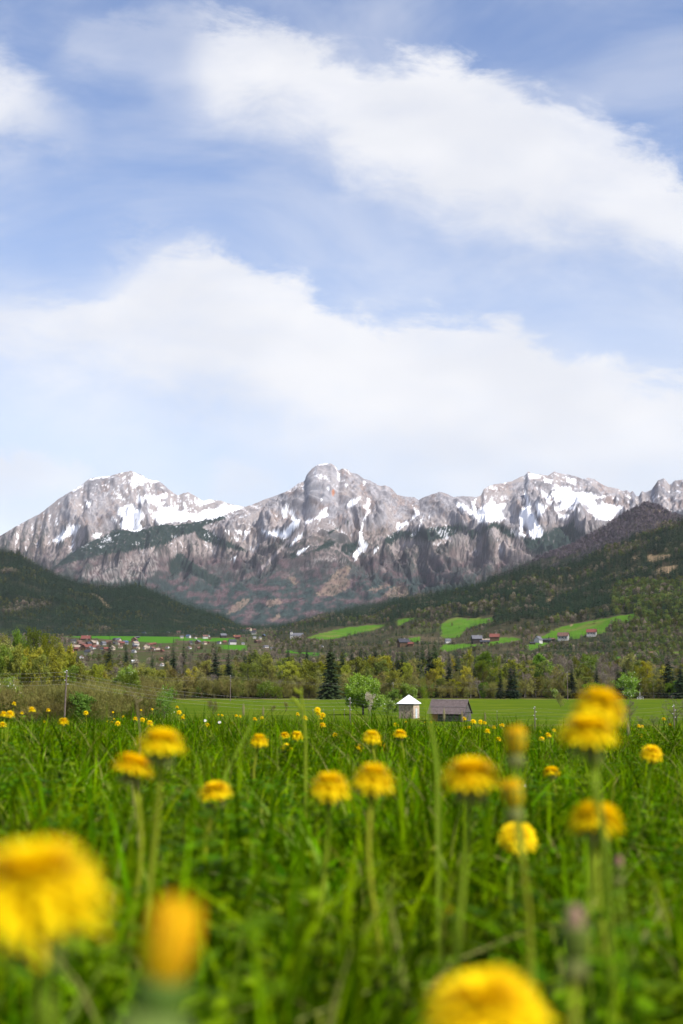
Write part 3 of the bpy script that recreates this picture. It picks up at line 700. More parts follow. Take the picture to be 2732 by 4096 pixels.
TREES = {}                                   # kind -> list of (trunk mesh, crown mesh, height, width)
for k in range(3):
    TREES.setdefault('spruce', []).append((trunk_mesh('trunk', m_bark, 15, .28, k), conifer_mesh('crown', m_needle, 20, (4.3, 3.8, 5.0)[k], 34, 15, 10 + k), 20, 8))
TREES['broad_spruce'] = [(trunk_mesh('trunk', m_bark, 15, .4, 5), conifer_mesh('crown', m_needle2, 20, 6.6, 38, 17, 15), 20, 13)]
def decid(kind, n, h, spread, crown, bark=None, seed=0, up=0.5, levels=3, kids=(10, 6, 4), r=.25, first=.25):
    for k in range(n):
        segs, tips = grow(seed + k, h, spread, r, levels, up, first=first, kids=kids)
        cm = crown(tips, seed + k); co = np.empty(len(cm.vertices) * 3, dtype=np.float32); cm.vertices.foreach_get('co', co); co = co.reshape(-1, 3)
        TREES.setdefault(kind, []).append((limbs_mesh('trunk', bark or m_bark, segs), cm, float(np.percentile(co[:, 2], 99.5)), 2 * float(np.percentile(np.hypot(co[:, 0], co[:, 1]), 95))))
decid('olive_tree', 3, 16, 4.2, lambda t, s: leaves_mesh('crown', m_olive, t, 15, .27, .6, s), seed=30)
decid('yellow_tree', 3, 16, 4.4, lambda t, s: leaves_mesh('crown', m_yellow, t, 15, .25, .6, s), seed=40, up=0.6)
decid('green_tree', 2, 16, 4.4, lambda t, s: leaves_mesh('crown', m_fresh, t, 16, .25, .6, s), seed=50)
decid('bare_tree', 3, 16, 4.0, lambda t, s: twigs_mesh('crown', m_twig, t, 6, 1.3, .028, s), seed=60, bark=m_palebark, up=.7)
decid('budding_tree', 3, 16, 4.0, lambda t, s: leaves_mesh('crown', m_bud, t, 12, .19, .55, s), seed=70, up=.6)
decid('slim_birch', 2, 17, 2.6, lambda t, s: leaves_mesh('crown', m_olive, t, 8, .2, .45, s), seed=80, bark=m_palebark, up=.9, r=.17)
decid('blossom_tree', 1, 8.2, 4.0, lambda t, s: leaves_mesh('crown', m_bloss, t, 46, .21, .75, s, white=.03), seed=90, first=.16, up=.45, kids=(14, 7, 4), r=.3)
decid('blossom_bush', 2, 4.5, 2.6, lambda t, s: leaves_mesh('crown', m_bloss, t, 22, .14, .4, s, white=.05), seed=93, first=.05, up=.5, kids=(11, 6, 3), r=.12)
decid('pink_tree', 1, 5, 2.2, lambda t, s: leaves_mesh('crown', m_pink, t, 10, .12, .3, s), seed=96, first=.1, kids=(9, 5, 3), r=.12)
decid('green_bush', 2, 4.0, 2.6, lambda t, s: leaves_mesh('crown', m_fresh, t, 16, .16, .35, s), seed=100, first=.03, kids=(11, 6, 3), r=.1)
decid('brown_bush', 3, 4.0, 2.8, lambda t, s: twigs_mesh('crown', m_bud, t, 8, .9, .022, s), seed=104, first=.02, kids=(12, 6, 3), r=.08, up=.8)
decid('apple_tree', 2, 5.2, 3.4, lambda t, s: twigs_mesh('crown', m_twig, t, 9, .55, .016, s, .2), seed=110, first=.3, kids=(8, 7, 4), r=.22, up=.25)

def put_tree(kind, k, loc, h, w=None, rz=None, name=None, label=None, group=None, cat='tree'):
    tr, cr, H, W = TREES[kind][k % len(TREES[kind])]
    sz = h / H; sx = sz if w is None else w / W
    e = empty(name or kind, loc, rnd.uniform(0, 6.28) if rz is None else rz)
    part('trunk', tr, e, sc=(sx, sx, sz)); part('crown', cr, e, sc=(sx, sx, sz))
    tag(e, label, cat, group); return e

# scatter of instances on traced points (geometry nodes), one object per mass
def scatter(name, pts, idx, scl, protos, label=None, tilt=None, rz=None):
    V = np.asarray(pts, dtype=np.float32); me = bpy.data.meshes.new(name)
    me.vertices.add(len(V)); me.vertices.foreach_set('co', V.ravel())
    for nm, ty, arr in (('pick', 'INT', np.asarray(idx, dtype=np.int32)), ('size', 'FLOAT', np.asarray(scl, dtype=np.float32)),
                        ('turn', 'FLOAT', np.random.RandomState(len(V)).uniform(0, 6.28, len(V)).astype(np.float32) if rz is None else rz)):
        a = me.attributes.new(nm, ty, 'POINT'); a.data.foreach_set('value', arr)
    g = bpy.data.node_groups.new(name, 'GeometryNodeTree')
    g.interface.new_socket('Geometry', in_out='INPUT', socket_type='NodeSocketGeometry')
    g.interface.new_socket('Geometry', in_out='OUTPUT', socket_type='NodeSocketGeometry')
    N = g.nodes; L = g.links
    gi = N.new('NodeGroupInput'); go = N.new('NodeGroupOutput')
    iop = N.new('GeometryNodeInstanceOnPoints'); join = N.new('GeometryNodeJoinGeometry')
    # join lists its inputs in the reverse order of linking
    for pm in reversed(protos):
        po = bpy.data.objects.new(pm.name, pm)
        oi = N.new('GeometryNodeObjectInfo'); oi.inputs['Object'].default_value = po; oi.inputs['As Instance'].default_value = True
        L.new(oi.outputs['Geometry'], join.inputs[0])
    L.new(gi.outputs[0], iop.inputs['Points']); L.new(join.outputs[0], iop.inputs['Instance'])
    iop.inputs['Pick Instance'].default_value = True
    def attr(n, ty):
        a = N.new('GeometryNodeInputNamedAttribute'); a.data_type = ty; a.inputs[0].default_value = n; return a.outputs['Attribute']
    L.new(attr('pick', 'INT'), iop.inputs['Instance Index'])
    cx = N.new('ShaderNodeCombineXYZ'); L.new(attr('turn', 'FLOAT'), cx.inputs[2]); L.new(cx.outputs[0], iop.inputs['Rotation'])
    L.new(attr('size', 'FLOAT'), iop.inputs['Scale'])
    L.new(iop.outputs[0], go.inputs[0])
    o = obj(name, me); md = o.modifiers.new('scatter', 'NODES'); md.node_group = g
    o['kind'] = 'stuff'
    if label: o['label'] = label
    return o

def puff_mesh(name, mat, h, r, n, size, seed, shape=0.5):
    R = random.Random(seed); b = MB()
    for i in range(n):
        a = rv(R).normalized(); rad = R.uniform(.55, 1.0)
        p = Vector((a.x * r * rad, a.y * r * rad, h * (0.55 + 0.45 * a.z * rad)))
        p.x *= 1 - 0.3 * max(0, a.z); s = size * R.uniform(.6, 1.3); u = rv(R).normalized(); e = u.orthogonal().normalized()
        b.poly([p - u * s, p - e * s * .7, p + u * s, p + e * s * .7], (min(1, max(0, R.random() * .7 + .3 * a.z)), 0, 0))
    b.tube((0, 0, 0), (0, 0, h * .6), r * .05, r * .03, 4, 0.3)
    return b.mesh(name, mat)
m_needle_far = leafmat('far_conifer_needles', (0.007, 0.020, 0.011), (0.028, 0.050, 0.020), 0.0, 0.8, 0.05, 1.0)
m_far_bare = leafmat('far_bare_wood', (0.12, 0.095, 0.065), (0.22, 0.18, 0.13), 0.0, 0.9, 0.05, 0.7)
m_far_purple = leafmat('far_beech_twigs', (0.10, 0.078, 0.088), (0.155, 0.12, 0.135), 0.0, 0.9, 0.05, 0.4)
m_far_green = leafmat('far_spring_green', (0.075, 0.11, 0.022), (0.14, 0.18, 0.032), 0.2, 0.8, 0.05, 0.5)
m_far_olive = leafmat('far_olive', (0.07, 0.075, 0.024), (0.12, 0.12, 0.032), 0.2, 0.8, 0.05, 0.5)
FAR = [conifer_mesh('far_conifer', m_needle_far, 24, 3.6, 9, 7, 200, 1), conifer_mesh('far_conifer', m_needle_far, 30, 3.4, 10, 6, 201, 1), conifer_mesh('far_conifer', m_needle_far, 19, 4.2, 8, 7, 202, 1),
       puff_mesh('far_bare_tree', m_far_bare, 15, 4.5, 260, .65, 203), puff_mesh('far_green_tree', m_far_green, 14, 4.2, 260, .65, 204), puff_mesh('far_olive_tree', m_far_olive, 14, 4.4, 260, .65, 205), puff_mesh('far_purple_tree', m_far_purple, 16, 4.8, 160, 1.0, 206)]
def forest(name, L, n, s0, s1, seed, mixf, keep, label, y1=None, smin=.6, smax=1.05):
    R = np.random.RandomState(seed); yc = float(np.max(L.yc[1])); ya = L.y0 + 10; yb = yc + 60
    Y = np.sqrt(R.uniform(ya * ya, yb * yb, n)); s = R.uniform(s0, s1, n)
    z = L.z(s, Y); X = s * Y; U_, V_ = uv_of(X, Y, z)
    ok = keep(U_, V_, X, Y, R.uniform(0, 1, n)); X, Y, z, U_, V_ = X[ok], Y[ok], z[ok], U_[ok], V_[ok]
    idx = mixf(U_, V_, X, Y, R)
    sc = R.uniform(smin, smax, len(X)) * np.where(idx < 3, 1.12, .95) * (0.5 + 0.5 * sstep(-V_, -2560, -2430))
    return scatter(name, np.stack([X, Y, z - .5], 1), idx, sc, FAR, label)
def keep_r(U_, V_, X, Y, q):
    bad = np.zeros(U_.shape, dtype=bool)
    for g in GREEN_R + TAN_R: bad |= inpoly(U_, V_ - 5, g) | inpoly(U_, V_ + 3, g)
    low = sstep(V_, 2470, 2560) * sstep(-U_, -2350, -2000)
    n = fbm(X / 60, Y / 60, 3, 300)
    return (~bad | ((q < 0.004))) & (U_ > 1100) & (q < 1 - 0.62 * low + 0.5 * n) & (Y > 1130)
def mix_r(U_, V_, X, Y, R):
    n = fbm(X / 110, Y / 130, 4, 310) + 0.25 * R.uniform(-1, 1, len(X)); q = R.uniform(0, 1, len(X)); idx = R.randint(0, 3, len(X))
    low = sstep(V_ + 30 * fbm(X / 200, Y / 200, 3, 311), 2440, 2560) * 0.16
    up = sstep(-V_, -2200, -2110) * sstep(U_, 2350, 2500) * .15
    bare = (n > 0.30 - low - up); idx = np.where(bare, 3, idx)
    idx = np.where(bare & (q < .36), 5, idx); idx = np.where(bare & (q > .82), 4, idx)
    gr = (U_ > 2450) & (V_ > 2330) & (n > -0.12); idx = np.where(gr & (q < .5), 4, idx); idx = np.where(gr & (q > .8), 5, idx)
    return idx
forest('hillside_forest', HR, 66000, -0.16, 0.36, 1, mix_r, keep_r, 'mixed spruce and leafless forest covering the near right hill')
def mix_l(U_, V_, X, Y, R):
    n = fbm(X / 160, Y / 260, 4, 320); q = R.uniform(0, 1, len(X)); idx = R.randint(0, 3, len(X))
    idx = np.where((n > 0.34) & (q < .5), 3, idx); idx = np.where((n > 0.1) & (q > .9), 5, idx); return idx
def notin(polys):
    def f(U_, V_, X, Y, q):
        bad = np.zeros(U_.shape, dtype=bool)
        for g in polys: bad |= inpoly(U_, V_, g)
        return ~bad
    return f
forest('hillside_forest', HL, 52000, -0.36, 0.0, 2, mix_l, notin(TAN_L), 'dark spruce forest covering the left hill')
forest('hillside_forest', HM, 26000, -0.22, 0.16, 3, mix_l, notin([]), 'dark wooded foothill below the middle peak')
def mix_b(U_, V_, X, Y, R):
    n = fbm(X / 200, Y / 200, 4, 330) + 0.5 * sstep(X / Y, 0.14, 0.21); q = R.uniform(0, 1, len(X)); idx = R.randint(0, 3, len(X))
    return np.where((n > 0.06) & (q < .8), 6, idx)
forest('hillside_forest', HB, 42000, 0.03, 0.36, 4, mix_b, notin([]), 'purple brown leafless forest on the ridge behind the right hill')

# woods and hedges scattered over the valley floor
R = np.random.RandomState(11); n = 12000
Y = np.sqrt(R.uniform(640 ** 2, 3600 ** 2, n)); s = R.uniform(-.33, .33, n); X = s * Y; Z = ground_z(X, Y); U_, V_ = uv_of(X, Y, Z)
bad = np.zeros(n, dtype=bool)
for g in GREEN_V: bad |= inpoly(U_, V_, g) | inpoly(U_, V_ - 14, g) | inpoly(U_, V_ + 4, g)
dens = fbm(X / 60, Y / 90, 4, 340)
town = inpoly(U_, V_, [(270, 2560), (640, 2535), (720, 2560), (1050, 2500), (1080, 2600), (700, 2640), (280, 2650)])
ok = ~bad & (dens > -0.16 + 0.28 * town + 0.1 * R.uniform(-1, 1, n)) & (HR.z(s, Y) < Z + 3)
X, Y, Z = X[ok], Y[ok], Z[ok]; q = R.uniform(0, 1, len(X)); nn = fbm(X / 90, Y / 90, 3, 341)
idx = np.where(q < .45, 3, np.where(q < .72, 5, np.where(q < .84, 4, 0))); idx = np.where((nn > .15) & (q > .4), R.randint(0, 3, len(X)), idx)
scatter('valley_woods', np.stack([X, Y, Z - .3], 1), idx, R.uniform(.25, .6, len(X)), FAR, 'scattered woods and hedges on the valley floor around the village')
# ------------------------------------------------------------------ landmarks used in labels
def place_words(u, v):
    """what a thing stands beside, from its photo position (for labels only)"""
    marks = [(40, 'leftmost spruce'), (267, 'the tall pole'), (440, 'the village spruce'), (690, 'the dark spruces'),
             (890, 'the twin spruces'), (1150, 'the white church'), (1323, 'the broad spruce'), (1455, 'the round tree'), (1632, 'the white hut'),
             (1810, 'the barn'), (1960, 'the green trees'), (2140, 'the fence post'), (2350, 'the stacked dandelions'), (2600, 'the yellow willow'), (2700, 'the apple tree')]
    return min(marks, key=lambda m: abs(m[0] - u))[1]
ORD = ['first', 'second', 'third', 'fourth', 'fifth', 'sixth', 'seventh', 'eighth', 'ninth', 'tenth', 'eleventh', 'twelfth', 'thirteenth', 'fourteenth', 'fifteenth',
       'sixteenth', 'seventeenth', 'eighteenth', 'nineteenth', 'twentieth']
PEND = []                                    # (object, base label, u)
def later(o, base, u): PEND.append((o, base, u))
def resolve_labels():
    d = {}
    for o, b, u in PEND: d.setdefault(b, []).append((u, o))
    for b, L in d.items():
        L.sort(key=lambda x: x[0])
        for i, (u, o) in enumerate(L):
            if len(L) == 1: o['label'] = b
            elif len(L) == 2: o['label'] = b + (', the left one' if i == 0 else ', the right one')
            else: o['label'] = b + ', ' + (ORD[i] if i < 20 else 'number %d' % (i + 1)) + ' from left'

# ------------------------------------------------------------------ the wood belt behind the pasture
DESC = {'spruce': ('dark spruce', 'spruce_tree'), 'broad_spruce': ('broad dark spruce', 'spruce_tree'), 'olive_tree': ('olive green leafing tree', 'leafing_tree'), 'yellow_tree': ('yellow green leafing tree', 'leafing_tree'),
        'green_tree': ('fresh green tree', 'leafing_tree'), 'bare_tree': ('leafless brown tree', 'bare_tree'), 'budding_tree': ('budding brownish tree', 'budding_tree'), 'slim_birch': ('slim pale birch', 'birch_tree')}
def belt(u, vtop, kind, k=None, Y=None, w=None, base=None):
    if Y is None: Y = 560
    s, t = st(u, vtop); g = gz(s * Y, Y)
    h = t * Y - g
    if h < 3: return
    e = put_tree(kind, rnd.randrange(3) if k is None else k, (s * Y, Y, g - .1), h, None if w is None else w * (1.25 if 'spruce' in kind else 1.1) / F * Y, name=DESC[kind][1], group='trees of the wood behind the pasture')
    row = 'front row' if Y < 575 else ('mid row' if Y < 680 else 'back row')
    big = 'tall ' if h > 21 else ('low ' if h < 11 else '')
    if u < 620 and Y < 520: row = 'in near wood'
    later(e, '%s%s %s by %s' % (big, DESC[kind][0], row, place_words(u, 0)), u)
    return e
# trees one can point to
for u, v, kind, Y, w in [(36, 2507, 'spruce', 400, 60), (118, 2520, 'spruce', 410, 40), (252, 2556, 'spruce', 520, 34), (440, 2538, 'spruce', 600, 64), (505, 2560, 'spruce', 800, 40), (610, 2600, 'spruce', 640, 40), (665, 2600, 'spruce', 640, 40), (694, 2554, 'spruce', 700, 60), (735, 2550, 'spruce', 760, 40),
                         (863, 2563, 'spruce', 640, 58), (914, 2576, 'spruce', 640, 52), (980, 2588, 'spruce', 680, 36), (1003, 2578, 'spruce', 660, 50), (1152, 2560, 'spruce', 1000, 22), (1228, 2560, 'spruce', 900, 26), (1200, 2603, 'spruce', 760, 34), (1323, 2550, 'broad_spruce', 600, 100), (1370, 2572, 'spruce', 640, 48),
                         (1408, 2565, 'spruce', 720, 36), (1440, 2560, 'spruce', 730, 44), (1465, 2578, 'spruce', 660, 50), (1502, 2568, 'spruce', 720, 50), (1560, 2583, 'spruce', 680, 50), (1608, 2580, 'spruce', 640, 50), (1590, 2592, 'spruce', 640, 40), (1672, 2562, 'spruce', 680, 50), (1690, 2545, 'spruce', 700, 60), (1738, 2552, 'broad_spruce', 640, 78), (1715, 2575, 'spruce', 640, 50),
                         (1796, 2595, 'spruce', 640, 44), (1828, 2588, 'spruce', 660, 50), (1854, 2579, 'spruce', 680, 50), (1900, 2597, 'spruce', 660, 36), (1930, 2600, 'spruce', 680, 40), (2000, 2650, 'spruce', 600, 40), (2040, 2622, 'spruce', 600, 50), (2056, 2624, 'spruce', 600, 50), (2100, 2640, 'spruce', 590, 44), (2285, 2645, 'spruce', 620, 40), (2385, 2640, 'spruce', 610, 46),
                         (2470, 2645, 'spruce', 610, 50), (2495, 2640, 'spruce', 620, 50), (2540, 2635, 'spruce', 640, 40), (2575, 2622, 'spruce', 660, 30), (2672, 2590, 'spruce', 620, 66), (2720, 2640, 'spruce', 600, 60),
                         (85, 2520, 'green_tree', 400, 70), (140, 2510, 'olive_tree', 390, 90), (180, 2540, 'yellow_tree', 380, 90), (20, 2580, 'green_tree', 360, 110), (70, 2580, 'olive_tree', 350, 110), (130, 2590, 'yellow_tree', 350, 120), (215, 2580, 'yellow_tree', 370, 90), (245, 2570, 'olive_tree', 390, 80), (270, 2610, 'yellow_tree', 400, 80), (180, 2620, 'olive_tree', 340, 90), (310, 2645, 'olive_tree', 400, 80), (370, 2655, 'yellow_tree', 430, 80), (480, 2665, 'bare_tree', 450, 80), (435, 2610, 'budding_tree', 560, 80),
                         (735, 2620, 'bare_tree', 600, 50), (765, 2612, 'bare_tree', 600, 60), (1020, 2600, 'olive_tree', 600, 80), (1050, 2610, 'olive_tree', 590, 80), (1110, 2600, 'bare_tree', 620, 70), (1130, 2645, 'yellow_tree', 580, 100), (1165, 2660, 'yellow_tree', 575, 80), (1215, 2640, 'olive_tree', 580, 100), (1300, 2645, 'yellow_tree', 580, 80), (1355, 2650, 'olive_tree', 580, 80), (1385, 2660, 'yellow_tree', 575, 60),
                         (1365, 2700, 'green_tree', 570, 60), (1420, 2628, 'olive_tree', 580, 90), (1500, 2625, 'yellow_tree', 590, 60), (1565, 2622, 'yellow_tree', 580, 100), (1540, 2640, 'olive_tree', 575, 80), (1622, 2650, 'yellow_tree', 575, 60), (1650, 2640, 'budding_tree', 590, 60), (1743, 2630, 'yellow_tree', 575, 70), (1732, 2670, 'yellow_tree', 570, 60), (1800, 2610, 'bare_tree', 590, 60), (1863, 2598, 'yellow_tree', 590, 56),
                         (1870, 2665, 'yellow_tree', 572, 60), (1925, 2610, 'green_tree', 590, 80), (1965, 2605, 'green_tree', 585, 100), (1950, 2640, 'green_tree', 578, 90), (1920, 2720, 'bare_tree', 560, 90), (1985, 2680, 'olive_tree', 570, 60), (2130, 2640, 'slim_birch', 575, 40), (2170, 2616, 'green_tree', 585, 90), (2190, 2640, 'olive_tree', 580, 70), (2245, 2620, 'bare_tree', 575, 100), (2340, 2616, 'green_tree', 590, 90), (2320, 2670, 'olive_tree', 575, 70), (2425, 2625, 'bare_tree', 570, 90),
                         (2525, 2690, 'green_tree', 560, 80), (2594, 2643, 'yellow_tree', 572, 90), (2570, 2662, 'yellow_tree', 568, 70), (2660, 2660, 'yellow_tree', 570, 60), (2700, 2670, 'budding_tree', 570, 60), (2710, 2720, 'green_tree', 555, 60), (2450, 2640, 'bare_tree', 590, 60), (2390, 2617, 'bare_tree', 640, 60)]:
    belt(u, v, kind, None, Y - 62 if 'spruce' in kind and 600 <= Y <= 700 else Y, w)
# the rest of the rows
def toprow(u): return float(np.interp(u, [-300, 0, 280, 330, 600, 1000, 1500, 2000, 2400, 2732, 3100], [2560, 2570, 2600, 2668, 2665, 2640, 2640, 2640, 2640, 2640, 2630]))
def front(u): return float(np.interp(u, [-300, 0, 280, 420, 620, 760, 3100], [330, 340, 380, 430, 480, 558, 558]))
for row in range(4):
    u = -160.0 + row * 13
    while u < 2910:
        f = front(u); Y = f + 4 + row * 26 + rnd.uniform(-9, 9)
        vt_ = toprow(u) + 16 - row * 7 + rnd.gauss(0, 15) + (34 if row == 0 else 0)
        n = float(fbm(np.array([u / 130.0]), np.array([row * .4]), 3, 500)[0]); q = rnd.random() + n
        kind = 'budding_tree' if q < .34 else 'bare_tree' if q < .46 else 'olive_tree' if q < .82 else 'yellow_tree' if q < .98 else 'slim_birch'
        if u > 2050: kind = rnd.choice(['bare_tree', 'bare_tree', 'spruce', 'slim_birch', 'olive_tree', 'budding_tree'])
        if u < 330: kind = rnd.choice(['olive_tree', 'yellow_tree', 'budding_tree', 'green_tree', 'olive_tree'])
        belt(u, vt_, kind, None, Y, rnd.uniform(54, 80) * 560 / Y * (.8 if row > 2 else 1))
        u += 52 + rnd.uniform(-12, 12) + (4 if row == 3 else 0)

# undergrowth at the foot of the wood: brown thickets nobody could count
bb = [TREES['brown_bush'][k][1] for k in range(3)] + [TREES['green_bush'][k][1] for k in range(2)] + [TREES['budding_tree'][0][1]]
R = np.random.RandomState(21); pts = []; idx = []; sc = []
for i in range(1500):
    u = R.uniform(-250, 2980); f = front(u); dep = R.uniform(-7, 60); Y = f + dep
    if 1150 < u < 2732 and dep < -3: continue
    s = st(u, 2700)[0]; pts.append((s * Y, Y, gz(s * Y, Y) - .1)); q = R.uniform()
    idx.append(R.randint(0, 3) if q < .8 else (3 + R.randint(0, 2) if q < .88 else 5)); sc.append(R.uniform(.6, 1.35) if idx[-1] < 5 else R.uniform(.3, .5))
for i in range(420):                           # scrub on the rough ground at left, hiding the foot of the near wood
    u = R.uniform(-300, 640); Y = R.uniform(255, front(u)); s = st(u, 2700)[0]
    pts.append((s * Y, Y, gz(s * Y, Y) - .1)); idx.append(R.randint(0, 3) if R.uniform() < .85 else 3 + R.randint(0, 2)); sc.append(R.uniform(.5, 1.15))
scatter('undergrowth', pts, idx, sc, bb, 'brown leafless thicket along the foot of the wood')

# single bushes and orchard trees in and around the pasture
def lone(kind, u, vtop, vbase_or_Y, w, label, name, cat='tree', k=0, Y=None):
    Y = vbase_or_Y; s, t = st(u, vtop); g = gz(s * Y, Y)
    return put_tree(kind, k, (s * Y, Y, g - .05), t * Y - g, w / F * Y, name=name, label=label, cat=cat)
lone('blossom_tree', 1452, 2702, 322, 142, 'round pale green blossoming tree left of the white roofed hut', 'blossom_tree')
lone('pink_tree', 1473, 2768, 312, 44, 'small whitish blossom tree in front of the round green tree', 'blossom_tree')
lone('green_bush', 1570, 2755, 345, 80, 'dark green bush behind the white roofed hut', 'bush', 'bush')
lone('blossom_bush', 1548, 2790, 330, 60, 'low bush with pale blossom just left of the hut', 'bush', 'bush')
lone('blossom_bush', 1650, 2742, 500, 42, 'pale leafing shrub standing behind the apex of the hut roof', 'bush', 'bush', 1)
lone('blossom_bush', 20, 2702, 262, 130, 'white flecked blossoming bush at the left edge', 'bush', 'bush')
lone('green_tree', 540, 2690, 330, 110, 'bright green bushy tree behind the power lines', 'leafing_tree')
lone('blossom_tree', 500, 2668, 420, 90, 'pale blossoming tree above the bright green bushy tree', 'blossom_tree')
lone('blossom_bush', 660, 2745, 300, 100, 'white specked shrub at the left end of the pasture', 'bush', 'bush', 1)
lone('green_bush', 378, 2762, 330, 30, 'small vivid green bush amid the brown scrub', 'bush', 'bush')
lone('blossom_bush', 1060, 2725, 545, 70, 'pale leafing bush before the wood left of the round tree', 'bush', 'bush')
lone('blossom_bush', 2505, 2690, 540, 110, 'light green tree beside the white rail frame', 'leafing_tree', 'tree', 1)
lone('green_bush', 2370, 2730, 540, 90, 'yellow green bush above the blurred dandelions', 'bush', 'bush', 1)
lone('green_bush', 1100, 2745, 548, 60, 'dark green bush at the pasture edge', 'bush', 'bush', 1)
lone('blossom_bush', 2215, 2752, 548, 30, 'small pale green sapling before the bare trees', 'bush', 'bush')
for u, v, Y, w, k, lb in [(2700, 2783, 248, 128, 0, 'gnarled apple tree with two dark stems behind the pole at right'), (2519, 2795, 262, 74, 1, 'bare apple tree right of the stacked dandelions'), (2487, 2845, 258, 46, 0, 'low dark bare tree half hidden by the tall dandelion'), (2553, 2862, 255, 34, 1, 'tiny bare tree right of the bare apple tree'),
                         (2613, 2858, 258, 44, 0, 'small bare forked tree in the pasture'), (2672, 2868, 252, 34, 1, 'tiny bare sapling left of the gnarled apple tree')]:
    e = lone('apple_tree', u, v, Y, w, lb, 'apple_tree', k=k)
for u, v, Y, w, lb in [(1092, 2818, 350, 34, 'thin brown bush left of the wire fence post'), (1143, 2800, 350, 20, 'narrow brown shrub standing alone in the pasture'), (853, 2795, 330, 56, 'loose brown bush at the left of the pasture'), (2240, 2770, 400, 46, 'brown thorn bush left of the stacked dandelions')]:
    lone('brown_bush', u, v, Y, w, lb, 'bush', 'bush', rnd.randrange(3))

# ------------------------------------------------------------------ the village
WALLC = {'white': (0.54, 0.52, 0.48), 'cream': (0.55, 0.47, 0.34), 'brown': (0.12, 0.075, 0.045), 'dark': (0.05, 0.04, 0.035), 'yellow': (0.6, 0.48, 0.22), 'orange': (0.55, 0.22, 0.08), 'grey': (0.28, 0.27, 0.26)}
ROOFC = {'red': (0.18, 0.06, 0.045), 'brown': (0.16, 0.085, 0.065), 'grey': (0.13, 0.13, 0.145), 'dark': (0.05, 0.05, 0.06), 'orange': (0.28, 0.12, 0.06), 'blue': (0.07, 0.10, 0.17), 'tan': (0.32, 0.25, 0.19), 'white': (0.7, 0.7, 0.7)}
WM = {k: plain('wall_' + k, v, tuple(x * .82 for x in v), 1.2, .9, .1) for k, v in WALLC.items()}
RM = {k: plain('roof_' + k, v, tuple(x * .7 for x in v), 1.5, .7, .2) for k, v in ROOFC.items()}
m_pane = plain('window_glass', (0.03, 0.035, 0.045), None, 1, .25, .5)
HM_CACHE = {}
def house_meshes(wc, rc, shape):
    key = (wc, rc, shape)
    if key in HM_CACHE: return HM_CACHE[key]
    hw, ridge, dep = {0: (.5, .42, .78), 1: (.5, .30, .5), 2: (.5, .55, .9)}[shape]   # wall height .., ridge rise, depth for width 1
    wh = {0: .46, 1: .26, 2: .52}[shape]; D = dep / 2; o = .07
    b = MB(); b.box(-.5, .5, -D, D, -.4, wh)
    for x in (-.5, .5):
        p = [(x, -D, wh), (x, D, wh), (x, 0, wh + ridge * D * 2 * .9)]
        b.poly(p if x > 0 else p[::-1])
    wall = b.mesh('wall', WM[wc])
    r = MB(); H = wh + ridge * D * 2 * .9
    for sg in (-1, 1):
        e0 = Vector((0, sg * (D + o), wh - o * ridge * 1.8)); r0 = Vector((0, 0, H + .02)); th = Vector((0, 0, .035))
        c0 = [(-.5 - o, 0, 0), (.5 + o, 0, 0)]
        q = [e0 + Vector(c0[0]), e0 + Vector(c0[1]), r0 + Vector(c0[1]), r0 + Vector(c0[0])]
        if sg > 0: q = q[::-1]
        r.poly([x + th for x in q]); r.poly([x - th * .2 for x in q][::-1])
        for i in range(4):
            a, c = q[i], q[(i + 1) % 4]; r.poly([a - th * .2, c - th * .2, c + th, a + th])
    roof = r.mesh('roof', RM[rc])
    c = MB(); c.box(.12, .19, .05, .12, H * .6, H + .10); ch = c.mesh('chimney', WM['white'] if wc != 'white' else WM['grey'])
    w = MB(); w.box(-.04, .04, -.02, .02, -.055, .055); win = w.mesh('window', m_pane)
    HM_CACHE[key] = (wall, roof, ch, win, wh, D); return HM_CACHE[key]
def surf(u, v):
    s, t = st(u, v); ys = np.linspace(640, 3500, 900); z = np.maximum(ground_z(s * ys, ys), np.where(ys > 1125, HR.z(np.full(900, s), ys), -99))
    k = np.argmax(z / ys >= t); Y = float(ys[k]); return s * Y, Y, float(z[k])
def house(u, v, w, wc, rc, shape=0, rot=0.0, name='house', label=None, cat='house', wins=False, group='houses of the village', loc=None):
    x, y, z = loc or surf(u, v); W = w / F * y
    wall, roof, ch, win, wh, D = house_meshes(wc, rc, shape)
    e = empty(name, (x, y, z), rot)
    sc = (W, W, W)
    part('wall', wall, e, sc=sc); rf = part('roof', roof, e, sc=sc)
    if shape != 1: part('chimney', ch, rf)
    if wins:
        for i, wx in enumerate((-.3, 0, .3)): part('window', win, e, (wx * W, -D * W - .01, wh * .62 * W), sc=sc)
    tag(e, label, cat, group if label is None else None)
    if label is None: later(e, '%s walled house with %s roof near %s' % (wc, rc, place_words(u, 0)), u)
    return e
vill = []
